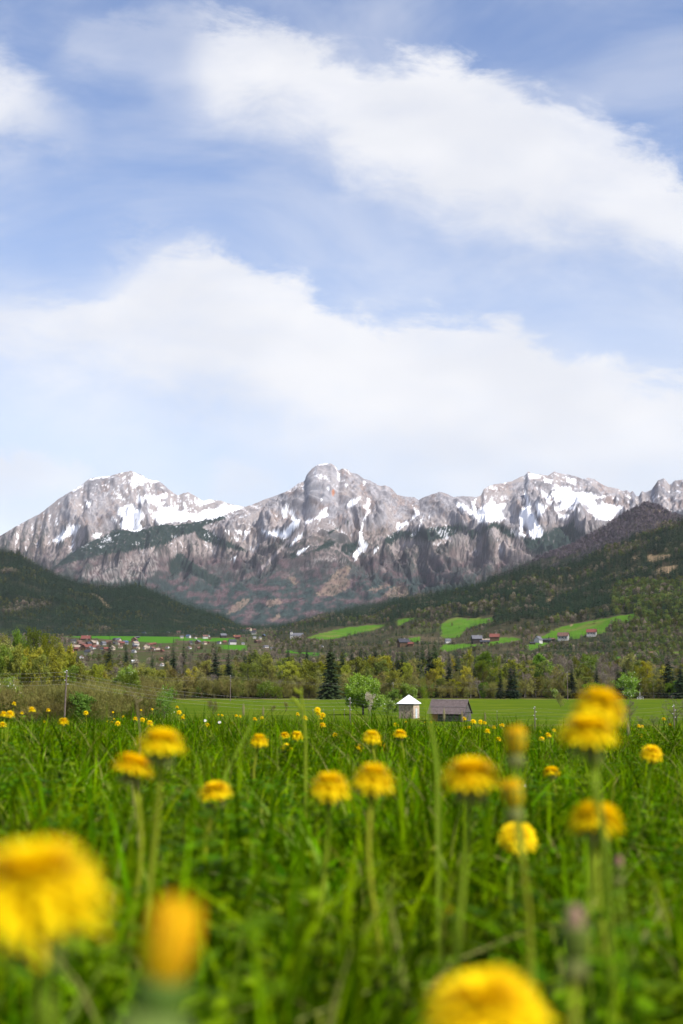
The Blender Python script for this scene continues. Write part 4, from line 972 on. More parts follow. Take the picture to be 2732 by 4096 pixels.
for ln in '''748,300,40,grey,blue,1 790,302,34,white,blue,1 838,304,40,white,grey,1 880,303,44,white,brown,1 933,298,40,white,grey,2 990,300,44,orange,tan,0 1020,300,24,white,grey,0 1175,291,46,white,grey,0 1238,290,30,white,brown,0
1287,290,44,cream,red,0 1347,286,48,white,tan,0 1290,312,50,white,blue,0 1405,305,40,white,brown,0 1500,306,50,white,grey,0 1540,305,34,cream,brown,0 1130,306,28,brown,tan,1 1068,342,22,grey,grey,1 1216,318,34,dark,grey,1 1234,338,48,dark,grey,1
485,360,30,cream,grey,0 556,355,34,dark,brown,0 603,360,30,cream,red,0 770,378,110,brown,red,0 715,392,60,brown,brown,0 830,405,80,brown,tan,0 735,412,70,dark,brown,0 795,415,60,dark,dark,2 925,402,60,grey,grey,0 690,440,70,brown,tan,0 760,446,90,brown,red,0 645,470,50,orange,orange,0
690,455,60,brown,red,0 870,430,60,brown,brown,0 915,440,66,white,dark,1 950,452,60,brown,red,0 795,490,90,cream,dark,0 730,520,50,white,brown,0 1060,372,60,cream,grey,0 1095,400,56,brown,red,0 1125,395,60,grey,blue,0 1080,430,50,cream,brown,0 1205,375,80,brown,brown,0 1238,438,34,cream,tan,2 1318,428,76,cream,brown,0
1352,410,50,brown,red,0 1385,402,44,brown,red,0 1300,440,50,cream,tan,0 1200,470,50,white,grey,0 1205,556,70,white,white,1 1108,592,40,white,grey,0 880,616,56,white,grey,0 1445,545,60,brown,orange,0 1452,590,50,white,tan,0 1500,430,40,white,brown,0 1455,468,50,brown,red,0 1030,395,44,dark,dark,0 660,415,46,cream,brown,0'''.split():
    a = ln.split(','); vill.append((float(a[0]) * K2, 2400 + float(a[1]) * K2, float(a[2]) * K2 * .8, a[3], a[4], int(a[5])))
for ln in '''30,308,60,cream,brown,0 70,306,30,white,grey,0 172,272,36,white,tan,0 270,272,26,yellow,tan,2 362,264,50,white,red,0 398,268,40,white,grey,0 440,264,60,cream,red,0 300,300,34,white,grey,2 232,296,40,cream,brown,0 120,338,54,white,blue,0 300,328,34,white,grey,0 270,343,60,white,brown,0 432,336,70,dark,grey,0
540,338,46,brown,orange,0 590,256,30,yellow,tan,0 525,256,28,cream,tan,0 685,294,34,white,grey,0 710,276,40,brown,brown,0 712,342,38,white,grey,0 795,328,44,dark,blue,0 312,350,34,brown,brown,1 150,394,60,grey,dark,0 205,392,66,brown,grey,0 265,395,52,cream,brown,0 298,388,40,brown,red,0 395,390,44,white,dark,0
445,384,44,brown,red,0 515,396,84,white,dark,0 215,440,46,brown,brown,0 130,436,50,white,brown,0 292,534,62,cream,brown,0 742,382,90,brown,brown,1 815,424,70,white,grey,1 875,438,60,grey,grey,1 430,296,80,brown,brown,0 1315,418,40,white,grey,1 60,340,40,cream,grey,0 480,300,40,white,red,0 610,396,36,white,grey,0 185,345,30,white,tan,0 760,350,40,cream,grey,0'''.split():
    a = ln.split(','); vill.append((700 + float(a[0]) * K2, 2400 + float(a[1]) * K2, float(a[2]) * K2 * .8, a[3], a[4], int(a[5])))
for u, v, w, wc, rc, sh in vill: house(u, v + 1.5, w * .88, wc, rc, sh, rnd.choice([0, .35, -.5, 1.45, 1.2, .9]) * 1.0)
R = np.random.RandomState(77)
for i in range(34):
    u = R.uniform(290, 640) if i < 20 else R.uniform(720, 1040); v = R.uniform(2562, 2625) if i < 20 else R.uniform(2512, 2570)
    if any(abs(u - a[0]) < 9 and abs(v - a[1]) < 5 for a in vill): continue
    if any(inpoly(np.array([u]), np.array([v]), g)[0] for g in GREEN_V): continue
    house(u, v, R.uniform(13, 22), R.choice(['white', 'cream', 'white', 'brown']), R.choice(['brown', 'grey', 'red', 'tan', 'dark']), int(R.choice([0, 0, 2])), R.uniform(-.8, 1.5))
def c6(x, y): return 1350 + x * K2, 2400 + y * K2
def c7(x, y): return 2032 + x * K2, 2400 + y * K2
for (u, v), w, wc, rc, sh, rot, nm, lb, wins in [
    (c6(590, 418), 40, 'brown', 'dark', 0, .3, 'farmhouse', 'dark roofed farmhouse left of the small red roofed one', False), (c6(657, 418), 21, 'brown', 'red', 0, -.3, 'farmhouse', 'small red roofed farmhouse above the wood belt', False), (c6(990, 386), 21, 'white', 'grey', 0, .2, 'farmhouse', 'small white house with grey roof alone on the slope', True),
    (c6(1248, 386), 38, 'dark', 'grey', 0, .12, 'barn', 'grey roofed barn at the left end of the hill farm', False), (c6(1330, 374), 27, 'cream', 'tan', 1, .05, 'barn', 'pale roofed low barn in the middle of the hill farm', False), (c6(1320, 396), 36, 'dark', 'dark', 1, -.05, 'shed', 'low dark shed in front of the hill farm', False), (c6(1408, 368), 36, 'brown', 'red', 0, -.15, 'barn', 'red roofed barn at the right end of the hill farm', False),
    (c7(272, 384), 26, 'white', 'grey', 2, .9, 'farmhouse', 'white gabled farmhouse with grey roof below the big green slope', True), (c7(345, 380), 34, 'dark', 'dark', 1, 0, 'shed', 'long dark shed right of the white gabled farmhouse', False), (c7(390, 366), 26, 'brown', 'brown', 1, -.1, 'shed', 'brown open shed left of the big white farmhouse', False), (c7(497, 364), 40, 'white', 'brown', 0, -.35, 'farmhouse', 'big white farmhouse with brown roof on the green slope', True),
    (c7(750, 326), 36, 'white', 'red', 0, -.3, 'farmhouse', 'white house with bright red roof high on the green slope', True), (c7(1100, 528), 30, 'brown', 'tan', 1, 0, 'shed', 'brown roofed chalet left of the second low one', False), (c7(1170, 522), 32, 'brown', 'tan', 1, .2, 'shed', 'low brown chalet among bare trees at right', False), (c7(1298, 492), 30, 'brown', 'brown', 1, 0, 'shed', 'reddish roofed chalet at the right wood edge', False), (c7(1345, 478), 26, 'brown', 'brown', 1, .2, 'shed', 'rightmost reddish chalet by the bare trees', False),
    (c7(1000, 556), 12, 'white', 'white', 1, 0, 'shed', 'tiny white shed below the brown chalets', False), (c7(220, 396), 20, 'dark', 'dark', 1, .1, 'shed', 'tiny dark shed left of the white gabled farmhouse', False)]:
    house(u, v, w, wc, rc, sh, rot, nm, lb, 'barn' if nm == 'barn' else ('shed' if nm == 'shed' else 'house'), wins)

# the white church
cx, cy, cz = surf(1186, 2553.5); kx = cy / F
e = empty('church', (cx, cy, cz), 0.10); tag(e, 'white church with grey roof and slim onion topped tower', 'church')
b = MB(); L2 = 26 * kx; b.box(-L2, L2, -5, 5, -6, 11 * kx); b.poly([(L2, -5, 11 * kx), (L2, 5, 11 * kx), (L2, 0, 21 * kx)]); b.poly([(-L2, 5, 11 * kx), (-L2, -5, 11 * kx), (-L2, 0, 21 * kx)]); part('nave', b.mesh('nave', WM['white']), e)
b = MB()
for sg in (-1, 1):
    q = [(-L2 - .4, sg * 5.5, 10.2 * kx), (L2 + .4, sg * 5.5, 10.2 * kx), (L2 + .4, 0, 21.6 * kx), (-L2 - .4, 0, 21.6 * kx)]
    if sg > 0: q = q[::-1]
    b.poly(q); b.poly([(x, y, z - .3) for x, y, z in q][::-1])
part('roof', b.mesh('roof', RM['grey']), e)
b = MB()
for i in range(5): b.box(-L2 + 5 + i * 4.6, -L2 + 6.2 + i * 4.6, -5.06, -4.9, 2.5, 4.6)
for i in range(5): part('window', (lambda m_: (m_.box(-.6, .6, -.05, .05, -1.1, 1.1), m_.mesh('window', m_pane))[1])(MB()), e, (-L2 + 5.5 + i * 4.6, -5.02, 3.2))

b = MB(); b.box(-1.7, 1.7, -1.7, 1.7, -6, 25 * kx); tower = part('tower', b.mesh('tower', WM['white']), e, (-L2 + 2.2, -1, 0))
b = MB(); b.path([(0, 0, 25 * kx), (0, 0, 26.5 * kx), (0, 0, 28 * kx), (0, 0, 29.3 * kx), (0, 0, 31 * kx), (0, 0, 35 * kx)], [2.2, 2.3, 1.3, 1.1, .5, .06], 8); part('spire', b.mesh('spire', RM['dark']), tower)
b = MB(); b.box(-.5, .5, -1.78, -1.66, 19 * kx, 22 * kx); part('window', b.mesh('window', m_pane), tower)
# ------------------------------------------------------------------ hut and barn in the pasture
m_white_metal = plain('white_roof_metal', (0.88, 0.88, 0.88), (0.82, 0.82, 0.83), .6, .45, .4)
m_stone = None
def brick_mat():
    m, t = new_mat('hut_masonry'); tc = t.add('ShaderNodeTexCoord').outputs['Object']; oi = t.add('ShaderNodeObjectInfo').outputs['Random']
    at = t.add('ShaderNodeAttribute', attribute_name='tone'); f = t.add('ShaderNodeSeparateColor'); t.link(at.outputs['Color'], f.inputs[0])
    n = t.noise(tc, 3, 5, .6)
    c = t.mix(f.outputs[0], (0.27, 0.19, 0.14), (0.48, 0.37, 0.28)); c = t.mix(t.smooth(n, .52, .7), c, (0.36, 0.30, 0.25))
    finish(t, bsdf(t, c, .95, .05)); return m
m_masonry = brick_mat()
m_plaster = plain('hut_plaster', (0.58, 0.46, 0.35), (0.42, 0.32, 0.23), 1.6, .9, .1)
m_mortar = plain('mortar', (0.24, 0.20, 0.165), None, 4, .95, .05)
m_darkwood = plain('dark_shed_wood', (0.075, 0.062, 0.058), (0.035, 0.03, 0.03), 6, .9, .1)
m_greywood = plain('grey_shed_wood', (0.15, 0.135, 0.13), (0.08, 0.07, 0.068), 6, .9, .1)
m_eter = plain('corrugated_sheet', (0.140, 0.110, 0.108), (0.095, 0.072, 0.068), 2.5, .85, .15)
m_edge = plain('pale_sheet_edge', (0.25, 0.23, 0.23), (0.17, 0.15, 0.15), 3, .8, .2)
m_log = plain('cut_log_ends', (0.46, 0.25, 0.11), (0.30, 0.14, 0.06), 5, .9, .1)
m_stack = plain('grey_stacked_wood', (0.20, 0.17, 0.155), (0.07, 0.06, 0.055), 5, .95, .05)
m_doorw = plain('faded_white_door', (0.62, 0.66, 0.68), (0.45, 0.50, 0.54), 4, .7, .2)
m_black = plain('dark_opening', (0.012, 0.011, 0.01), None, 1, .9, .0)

# hut: corner view, narrow plastered side to the right
hx, hy, hz = P(1636, 2871, 300); hz = gz(hx, hy)
A = 3.27; hh = 3.12
e = empty('hut', (hx, hy, hz), math.radians(-24.5)); tag(e, 'small square masonry hut with white pyramid roof', 'hut')
b = MB(); h = A / 2; b.box(-h, h, -h, h, -.4, hh); part('wall', b.mesh('wall', m_mortar), e)
R_ = random.Random(4); st_b = MB(); y0 = .0; z = 0.0; row = 0
while z < hh - .42:                                     # courses of blocks standing proud of the mortar on the long face
    x = -h + (0.0 if row % 2 else -.17)
    while x < h:
        x1 = min(h, x + R_.uniform(.26, .42)); xa = max(-h, x)
        if x1 - xa > .06: st_b.box(xa + .012, x1 - .012, -h - R_.uniform(.015, .05), -h, z + .012, z + .19, R_.random())
        x = x1
    z += .205; row += 1
s = part('stone', st_b.mesh('stone', m_masonry), e); s['kind'] = 'stuff'
b = MB(); b.box(-h - .03, h, -h - .06, -h, hh - .36, hh); part('wall_plate', b.mesh('wall_plate', m_darkwood), e)
b = MB(); b.box(h, h + .05, -h - .03, h, -.3, hh - .02); part('plastered_side', b.mesh('plastered_side', m_plaster), e)
b = MB(); b.box(h + .05, h + .10, -.62, .30, 0, 2.05); dr = part('door', b.mesh('door', m_doorw), e)
for i in range(4):
    b = MB(); b.box(h + .10, h + .12, -.60 + i * .225, -.40 + i * .225, .05, 2.0); part('plank', b.mesh('plank', m_doorw), dr)
b = MB(); b.box(-.10, .03, -h - .075, -h - .04, 1.05, 1.28); part('window', b.mesh('window', m_black), e)
b = MB(); b.box(-.06, .02, -h - .075, -h - .04, 2.40, 2.62); part('window', b.mesh('window', m_black), e)
b = MB(); o = h + .34; ap = 1.72; q = [(-o, -o, hh - .06), (o, -o, hh - .06), (o, o, hh - .06), (-o, o, hh - .06)]
for i in range(4): b.poly([q[i], q[(i + 1) % 4], (0, 0, hh + ap)])
b.poly(q[::-1]); rf = part('roof', b.mesh('roof', m_white_metal), e)
b = MB()
for i in range(4): b.tube(q[i], (0, 0, hh + ap + .02), .035, .035, 5, .5)
for i in range(4): b.tube((q[i][0], q[i][1], q[i][2] - .03), (q[(i + 1) % 4][0], q[(i + 1) % 4][1], q[i][2] - .03), .04, .04, 4, .5)
part('ridge_cap', b.mesh('ridge_cap', m_white_metal), rf)

# barn
bx, by, bz = P(1800, 2878, 285); bz = gz(bx, by)
e = empty('barn', (bx, by, bz), math.radians(-21)); tag(e, 'weathered wooden barn with corrugated roof and open stacked front', 'barn')
Lh, Wh, wh, rh = 3.55, 2.7, 1.75, 4.05
b = MB(); b.box(-Lh + .1, Lh - .1, -Wh + .9, Wh - .1, 0, wh); part('shade_block', b.mesh('shade_block', m_black), e)  # near-black block: the shade inside the open front is put into its colour
# gable planks, each one cut to the roof line
def plank_mesh(w, h0, h1, mat):
    b = MB(); t = .035
    f = [(-w / 2, -t, 0), (w / 2, -t, 0), (w / 2, -t, h1), (-w / 2, -t, h0)]; k = [(x, t, z) for x, y, z in f]
    b.poly(f); b.poly(k[::-1])
    for i in range(4): a, c = f[i], f[(i + 1) % 4]; d_, e_ = k[(i + 1) % 4], k[i]; b.poly([c, a, e_, d_])
    return b.mesh('plank', mat)
for side in (1, -1):
    y = -Wh
    while y < Wh - .05:
        w = rnd.uniform(.20, .28); w = min(w, Wh - y)
        za = rh - (rh - wh) * abs(y) / Wh - .06; zb = rh - (rh - wh) * abs(y + w) / Wh - .06
        part('plank', plank_mesh(w - .015, za, zb, rnd.choice([m_greywood, m_darkwood, m_greywood])), e, (side * Lh + rnd.uniform(-.01, .01), y + w / 2, 0), (0, 0, math.pi / 2 * 1))
        y += w
b = MB(); b.box(Lh + .03, Lh + .16, -Wh - .35, Wh + .35, wh + .05, wh + .22); part('tie_beam', b.mesh('tie_beam', m_greywood), e)
def sheet(name, x0, x1, ya, za, yb, zb, pitch=.177, amp=.03):   # corrugated sheet from eave point to upper point
    b = MB(); n = int((x1 - x0) / pitch * 4); 
    for sgn in (1,):
        base = len(b.v)
        for i in range(n + 1):
            x = x0 + (x1 - x0) * i / n; dz = amp * math.sin(2 * math.pi * (x / pitch)); 
            for (yy, zz) in ((ya, za), (yb, zb)):
                b.vert((x, yy, zz + dz)); b.vert((x, yy, zz + dz - .02))
        for i in range(n):
            o = base + i * 4
            b.f.append((o, o + 4, o + 6, o + 2)); b.f.append((o + 1, o + 3, o + 7, o + 5)); b.f.append((o, o + 1, o + 5, o + 4)); b.m += [0, 0, 0]
    return b.mesh(name, m_eter)
ov = .45; sl_ = (rh - wh) / Wh
for sg in (-1, 1):
    y_e, z_e = sg * (Wh + ov), wh - sl_ * ov + .1; ym, zm = sg * (Wh + ov) * .52, 0
    zm = z_e + (rh + .1 - z_e) * .48
    nsh = 8; Lx = Lh + .28
    for i in range(nsh):
        xa = -Lx + 2 * Lx * i / nsh; xb = -Lx + 2 * Lx * (i + 1) / nsh
        part('roof_sheet', sheet('roof_sheet', xa, xb, y_e, z_e + rnd.uniform(-.01, .01), ym * .98, zm + .03), e)
        part('roof_sheet', sheet('roof_sheet', xa, xb, ym, zm + .07, 0, rh + .12), e)
    b = MB(); b.tube((-Lx, ym, zm + .09), (Lx, ym, zm + .09), .04, .04, 5); part('sheet_joint', b.mesh('sheet_joint', m_edge), e)
b = MB(); b.path([(-Lx, 0, rh + .17), (-Lx * .3, 0, rh + .15), (Lx * .4, 0, rh + .12), (Lx, 0, rh + .16)], [.09] * 4, 6); part('ridge_cap', b.mesh('ridge_cap', m_edge), e)
for sg in (-1, 1):
    b = MB(); y_e, z_e = sg * (Wh + ov), wh - sl_ * ov
    b.poly([(Lx, y_e, z_e - .1), (Lx, 0, rh - .1), (Lx, 0, rh + .1), (Lx, y_e, z_e + .1)]); b.poly([(Lx - .05, y_e, z_e - .1), (Lx - .05, y_e, z_e + .1), (Lx - .05, 0, rh + .1), (Lx - .05, 0, rh - .1)])
    part('barge_board', b.mesh('barge_board', m_darkwood), e)
for x in (-Lh + .1, -1.6, .6, Lh - .1):
    b = MB(); b.box(x - .09, x + .09, -Wh, -Wh + .18, 0, wh); part('post', b.mesh('post', m_greywood), e)
b = MB(); b.box(-Lh, Lh, -Wh - .02, -Wh + .18, wh - .16, wh); part('eave_beam', b.mesh('eave_beam', m_darkwood), e)
def woodpile(name, x0, x1, z1, mat, label, r0=.045, r1=.09):
    b = MB(); R = random.Random(int(x0 * 10) + 50); z = .06
    while z < z1:
        x = x0
        while x < x1:
            r = R.uniform(r0, r1); yy = -Wh + .02 + R.uniform(-.06, .06); n = 6
            b.tube((x + r, yy + .5, z), (x + r, yy, z + R.uniform(-.02, .02)), r, r, n, R.random(), True); x += 2 * r * .98
        z += 2 * (r0 + r1) / 2 * .9
    p = empty(name, (bx, by, bz), math.radians(-21)); q = part('log', b.mesh('log', mat), p); q['kind'] = 'stuff'
    tag(p, label, 'woodpile')
woodpile('woodpile', -Lh + .15, -1.75, 1.45, m_log, 'orange cut firewood stacked at the left end of the barn')
woodpile('woodpile', -1.4, Lh - .3, 1.15, m_stack, 'grey stacked wood filling the shaded barn front', .05, .08)

# ------------------------------------------------------------------ poles, posts, wires
m_pole = plain('weathered_pole_wood', (0.20, 0.155, 0.125), (0.12, 0.09, 0.075), 3, .9, .1)
m_wire = plain('wire_metal', (0.30, 0.28, 0.24), None, 1, .5, .4)
m_ins = plain('white_insulator', (0.7, 0.7, 0.68), None, 1, .3, .5)
m_rail = plain('white_rail', (0.75, 0.75, 0.72), None, 1, .5, .3)
def pole(u, vtop, Y, r, label, arms=0, name='utility_pole', cat='utility pole', lean=0):
    x, y, z = P(u, vtop, Y); g = gz(x, y); H = z - g
    e = empty(name, (x, y, g)); tag(e, label, cat)
    b = MB(); b.path([(-lean * 1.0, 0, -.3), (-lean * .5, 0, H * .5), (0, 0, H)], [r * 1.2, r, r * .8], 8); part('shaft', b.mesh('shaft', m_pole), e)
    b = MB(); b.path([(0, 0, H), (0, 0, H + .02), (0, 0, H + .10)], [r * 1.2, r * 1.2, .03], 8); part('cap', b.mesh('cap', m_ins), e)
    pts = []
    for k in range(arms):
        zz = H - .18 - k * .55; sg = 1 if k % 2 else -1
        b = MB(); b.tube((0, -r * .5, zz), (sg * (r + .10), -r, zz), .02, .02, 5); b.path([(sg * (r + .10), -r, zz - .04), (sg * (r + .10), -r, zz + .05), (sg * (r + .10), -r, zz + .10)], [.045, .05, .02], 7)
        part('insulator', b.mesh('insulator', m_ins), e); pts.append(Vector((x + sg * (r + .10), y - r, g + zz + .05)))
    return pts
pA = pole(267, 2684, 200, .12, 'brown wooden utility pole rising from the grass at left', 4, lean=.25)
pB = pole(922, 2703, 492, .13, 'thin grey utility pole standing before the middle of the wood', 4)
pC = pole(1572, 2731, 520, .12, 'short grey utility pole in front of the wood near the hut', 2)
pD = pole(2269, 2690, 520, .12, 'tall thin pole beside the bare trees left of the stacked dandelions', 3)
pE = pole(1400, 2793, 232, .10, 'brown wooden post left of the round blossoming tree', 4, name='wire_post', cat='post')
pF = pole(2139, 2829, 225, .09, 'lone grey wooden post in the pasture right of the barn', 4, name='wire_post', cat='post')
pG = pole(2695, 2822, 222, .10, 'wooden pole in front of the gnarled apple tree', 4)
pole(2656, 2877, 240, .05, 'thin short stake left of the gnarled apple tree', 0, name='stake', cat='stake')
pole(1988, 2846, 236, .035, 'thin pale stake just right of the barn', 0, name='stake', cat='stake')
def wire(p, q, sag, r, label):
    p = Vector(p); q = Vector(q); pts = []
    for i in range(17):
        f = i / 16; a = p.lerp(q, f); a.z -= sag * 4 * f * (1 - f); pts.append(a - p)
    b = MB(); b.path(pts, [r] * 17, 4); o = obj('power_line', b.mesh('power_line', m_wire), loc=p); tag(o, label, 'wire', 'wires between the poles')
LV = ['top', 'second', 'third', 'lowest']
for k in range(4):
    wire(P(-420, 2668 + k * 16, 160), pA[k], .5, .011, '%s wire from the left edge to the brown utility pole' % LV[k])
    wire(pA[k], pE[k], 1.3, .011, '%s of four wires from the brown pole to the post' % LV[k])
    wire(pE[k], pF[k], .9, .010, '%s of four wires passing the hut and barn' % LV[k])
    wire(pF[k], pG[k], .5, .010, '%s of four wires across the right pasture' % LV[k])
    wire(pG[k], P(3100, 2815 + k * 14, 230), .3, .010, '%s of four wires leaving at the right edge' % LV[k])
for k in range(2):
    wire(P(150, 2650 + k * 26, 470), pB[k], 2.2, .016, '%s far wire in front of the left wood' % ('upper', 'lower')[k])
    wire(pB[k], pC[k], 1.2, .016, '%s far wire before the middle of the wood' % ('upper', 'lower')[k])
    wire(pC[k], pD[k] + Vector((0, 0, -6.2)), .5, .016, '%s far wire behind the barn roof' % ('upper', 'lower')[k])
    wire(pD[k] + Vector((0, 0, -6.2)), P(3100, 2765 + k * 16, 540), 1.0, .016, '%s far wire before the right wood' % ('upper', 'lower')[k])
# little white rail frame by the wood
x, y, z = P(2561, 2802, 530); g = gz(x, y); e = empty('rail_frame', (x, y, g)); tag(e, 'small white rail frame with a post at the right wood edge', 'rail frame')
b = MB()
for xx in (-1.1, 0, 1.1): b.tube((xx, 0, -.2), (xx, 0, 1.0), .05, .05, 5)
part('post', b.mesh('post', m_rail), e)
for zz in (.35, .95):
    b = MB(); b.tube((-1.1, 0, zz), (1.1, 0, zz), .045, .045, 5); part('rail', b.mesh('rail', m_rail), e)
b = MB(); b.tube((0, .1, 0), (0, .1, 2.5), .05, .04, 5); b.box(-.12, .12, .05, .15, 2.4, 2.6); part('marker_post', b.mesh('marker_post', m_rail), e)
# thin paler fence line of the pasture
for i, u in enumerate(range(1210, 1380, 42)):
    pole(u, 2838, 240, .035, None, 0, name='fence_post', cat='fence post'); 
    o = [q for q in COL.objects if q.name.startswith('fence_post') and q.parent is None][-1]; later(o, 'thin low fence post on the dry track left of the hut', u); o['group'] = 'low posts along the dry track'
# ------------------------------------------------------------------ the flowering meadow in front
m_blade = leafmat('grass_blades', (0.007, 0.034, 0.0004), (0.18, 0.31, 0.002), 0.34, 0.5, 0.0, 0.8, cc=(0.28, 0.26, 0.08), tcol=(1.5, 1.5, 0.4))
m_leaf = leafmat('dandelion_leaves', (0.035, 0.09, 0.001), (0.19, 0.32, 0.003), 0.34, 0.5, 0.02, 0.45, tcol=(1.4, 1.4, 0.4))
m_petal = leafmat('dandelion_petals', (0.93, 0.66, 0.004), (0.96, 0.82, 0.010), 0.40, 0.6, 0.05, 0.06, tcol=(1.0, 0.9, 0.2), hv=0.008)
m_petal2 = leafmat('folded_petals', (0.74, 0.36, 0.012), (0.92, 0.66, 0.01), 0.3, 0.6, 0.05, 0.06, hv=0.01)
m_long = leafmat('long_blade', (0.16, 0.28, 0.02), (0.24, 0.38, 0.03), 0.4, 0.5, 0.1, 0.1)
m_stem = leafmat('flower_stems', (0.24, 0.32, 0.02), (0.32, 0.38, 0.03), 0.35, 0.5, 0.05, 0.25)
m_calyx = leafmat('flower_calyx', (0.09, 0.15, 0.02), (0.16, 0.22, 0.03), 0.15, 0.6, 0.2, 0.2, cc=(0.30, 0.17, 0.12))
m_daisy = leafmat('daisy_petals', (0.75, 0.74, 0.74), (0.82, 0.80, 0.80), 0.3, 0.6, 0.1, 0.1)
m_daisyc = plain('daisy_centre', (0.75, 0.45, 0.02), None, 50, .8, .1)
m_seed = leafmat('seed_heads', (0.16, 0.17, 0.06), (0.28, 0.24, 0.12), 0.2, 0.7, 0.1, 0.3)

def blade(b, R, x, y, h, w, lean, tone, dead=0.0, n=4):
    a = R.uniform(0, 6.283); d = Vector((math.cos(a), math.sin(a), 0)); tw = R.uniform(-1.4, 1.4); e0 = Vector((-d.y, d.x, 0))
    pv = None
    for i in range(n + 1):
        f = i / n; p = Vector((x, y, 0)) + d * (min(lean, 1.4) * h * f ** 2.0) + Vector((0, 0, h * (f - 0.28 * lean * f ** 3)))
        ww = w * (1 - f ** 1.8) * (0.75 + .5 * f) + 0.0002; e = (e0 * math.cos(tw * f) + d * math.sin(tw * f)) * ww
        L_, M_, R__ = b.vert(p - e, (tone, dead, 0)), b.vert(p + d * ww * .35, (tone * .8, dead, 0)), b.vert(p + e, (tone, dead, 0))
        if pv:
            b.f.append((pv[0], pv[1], M_, L_)); b.f.append((pv[1], pv[2], R__, M_)); b.m += [0, 0]
        pv = (L_, M_, R__)
def clump(seed, n, rad, h0, h1, w0, w1, l0=.1, l1=1.0):
    R = random.Random(seed); b = MB()
    for i in range(n):
        a = R.uniform(0, 6.283); r = rad * math.sqrt(R.random()); dead = R.choice([0] * 18 + [.4, .8])
        blade(b, R, r * math.cos(a), r * math.sin(a), R.uniform(h0, h1) * R.choice([1, 1, .8, .6]), R.uniform(w0, w1), R.uniform(l0, l1), R.random(), dead)
    return b.mesh('grass_clump', m_blade, True)
def rosette(seed, n, L0, L1, wid, toothed=True, rise=.8):
    R = random.Random(seed); b = MB()
    for i in range(n):
        a = 6.283 * (i + R.uniform(-.3, .3)) / n; d = Vector((math.cos(a), math.sin(a), 0)); e = Vector((-d.y, d.x, 0)); L = R.uniform(L0, L1); tone = R.random(); up = R.uniform(.35, 1.0) * rise
        def c(f): return d * (L * f * (1.0 - .25 * up)) + Vector((0, 0, L * (up * f * 1.1 - .55 * up * f * f)))
        m = 10 if toothed else 6; pv = None
        for k in range(m + 1):
            f = k / m; prof = math.sin(math.pi * min(1, f ** .7 * .94 + .03)) * (.35 + .9 * f if toothed else 1)
            if toothed and k % 2: prof *= .38
            p = c(f); w = wid * prof + .0008; dr = Vector((0, 0, w * .35)); back = d * (-(w * .4) if toothed and not k % 2 else 0)
            q = (b.vert(p - e * w + dr + back, (tone, 0, 0)), b.vert(p, (tone * .6, 0, 0)), b.vert(p + e * w + dr + back, (tone, 0, 0)))
            if pv: b.f.append((pv[0], pv[1], q[1], q[0])); b.f.append((pv[1], pv[2], q[2], q[1])); b.m += [0, 0]
            pv = q
    return b.mesh('leaf_rosette', m_leaf, True)
def clover(seed, n):
    R = random.Random(seed); b = MB()
    for i in range(n):
        x, y = R.gauss(0, .03), R.gauss(0, .03); h = R.uniform(.05, .15); t = R.random(); a0 = R.uniform(0, 6.28)
        b.tube((x * .4, y * .4, 0), (x, y, h), .0008, .0006, 3, (t, 0, 0))
        for k in range(3):
            a = a0 + k * 2.094; d = Vector((math.cos(a), math.sin(a), .25)); e = Vector((-d.y, d.x, 0)); s = R.uniform(.007, .013); o = Vector((x, y, h))
            b.poly([o, o + d * s + e * s * .6, o + d * s * 1.9 + e * s * .3, o + d * s * 1.9 - e * s * .3, o + d * s - e * s * .6], (t, 0, 0))
    return b.mesh('clover_leaves', m_leaf)
GP = [clump(1, 30, .05, .10, .19, .0018, .0034, .1, 1.6), clump(2, 26, .055, .12, .22, .0020, .0042, .1, 1.3), clump(3, 22, .05, .12, .205, .0028, .0056, .3, 2.0), clump(4, 38, .05, .07, .15, .0014, .0026, .2, 1.6),
      clump(5, 9, .03, .19, .25, .0016, .0028, .05, .6), rosette(6, 11, .10, .19, .017), rosette(7, 9, .09, .16, .013, True, 1.1), rosette(8, 8, .06, .13, .014, False, 1.2), clover(9, 22)]
R = np.random.RandomState(33); pts = []; N = 46000
Y = 0.22 + (R.uniform(0, 1, N) ** 0.62) * 15.2
X = R.uniform(-1, 1, N) * (0.30 * Y + 1.25)
den = np.clip(1.0 - 0.5 * sstep(Y, 5, 12), .3, 1)
Z = ground_z(X, Y)
q = R.uniform(0, 1, N); patch = fbm(X / .5, Y / .8, 3, 700)
idx = np.where(q < .24, 0, np.where(q < .46, 1, np.where(q < .66, 2, np.where(q < .82, 3, 4))))
ok_ = (fbm(X / .16, Y / .22, 2, 720) > -.16) | (Y > 6)
lf = (patch > -.14) & (R.uniform(0, 1, N) < .46); idx = np.where(lf, R.choice([5, 6, 7, 7, 8, 8], N), idx)
idx = np.where((idx == 4) & (R.uniform(0, 1, N) < .6) & (Y < 3), 1, idx)
size = R.uniform(.7, 1.12, N) * np.where(idx == 4, 1.05, 1) * (1 + .22 * fbm(X / .4, Y / .6, 2, 701)) * (1 + .34 * sstep(fbm(X / .8, Y / .9, 2, 705), .08, .35) * sstep(Y, 3, 4.5)) * np.interp(Y, [0, .5, 1.0, 2, 5, 20], [.68, .92, 1.14, 1.0, .9, .98])
o = scatter('grass', np.stack([X, Y, Z], 1)[ok_], idx[ok_], size[ok_], GP, 'lush green meadow grass with clover and dandelion leaves', None)

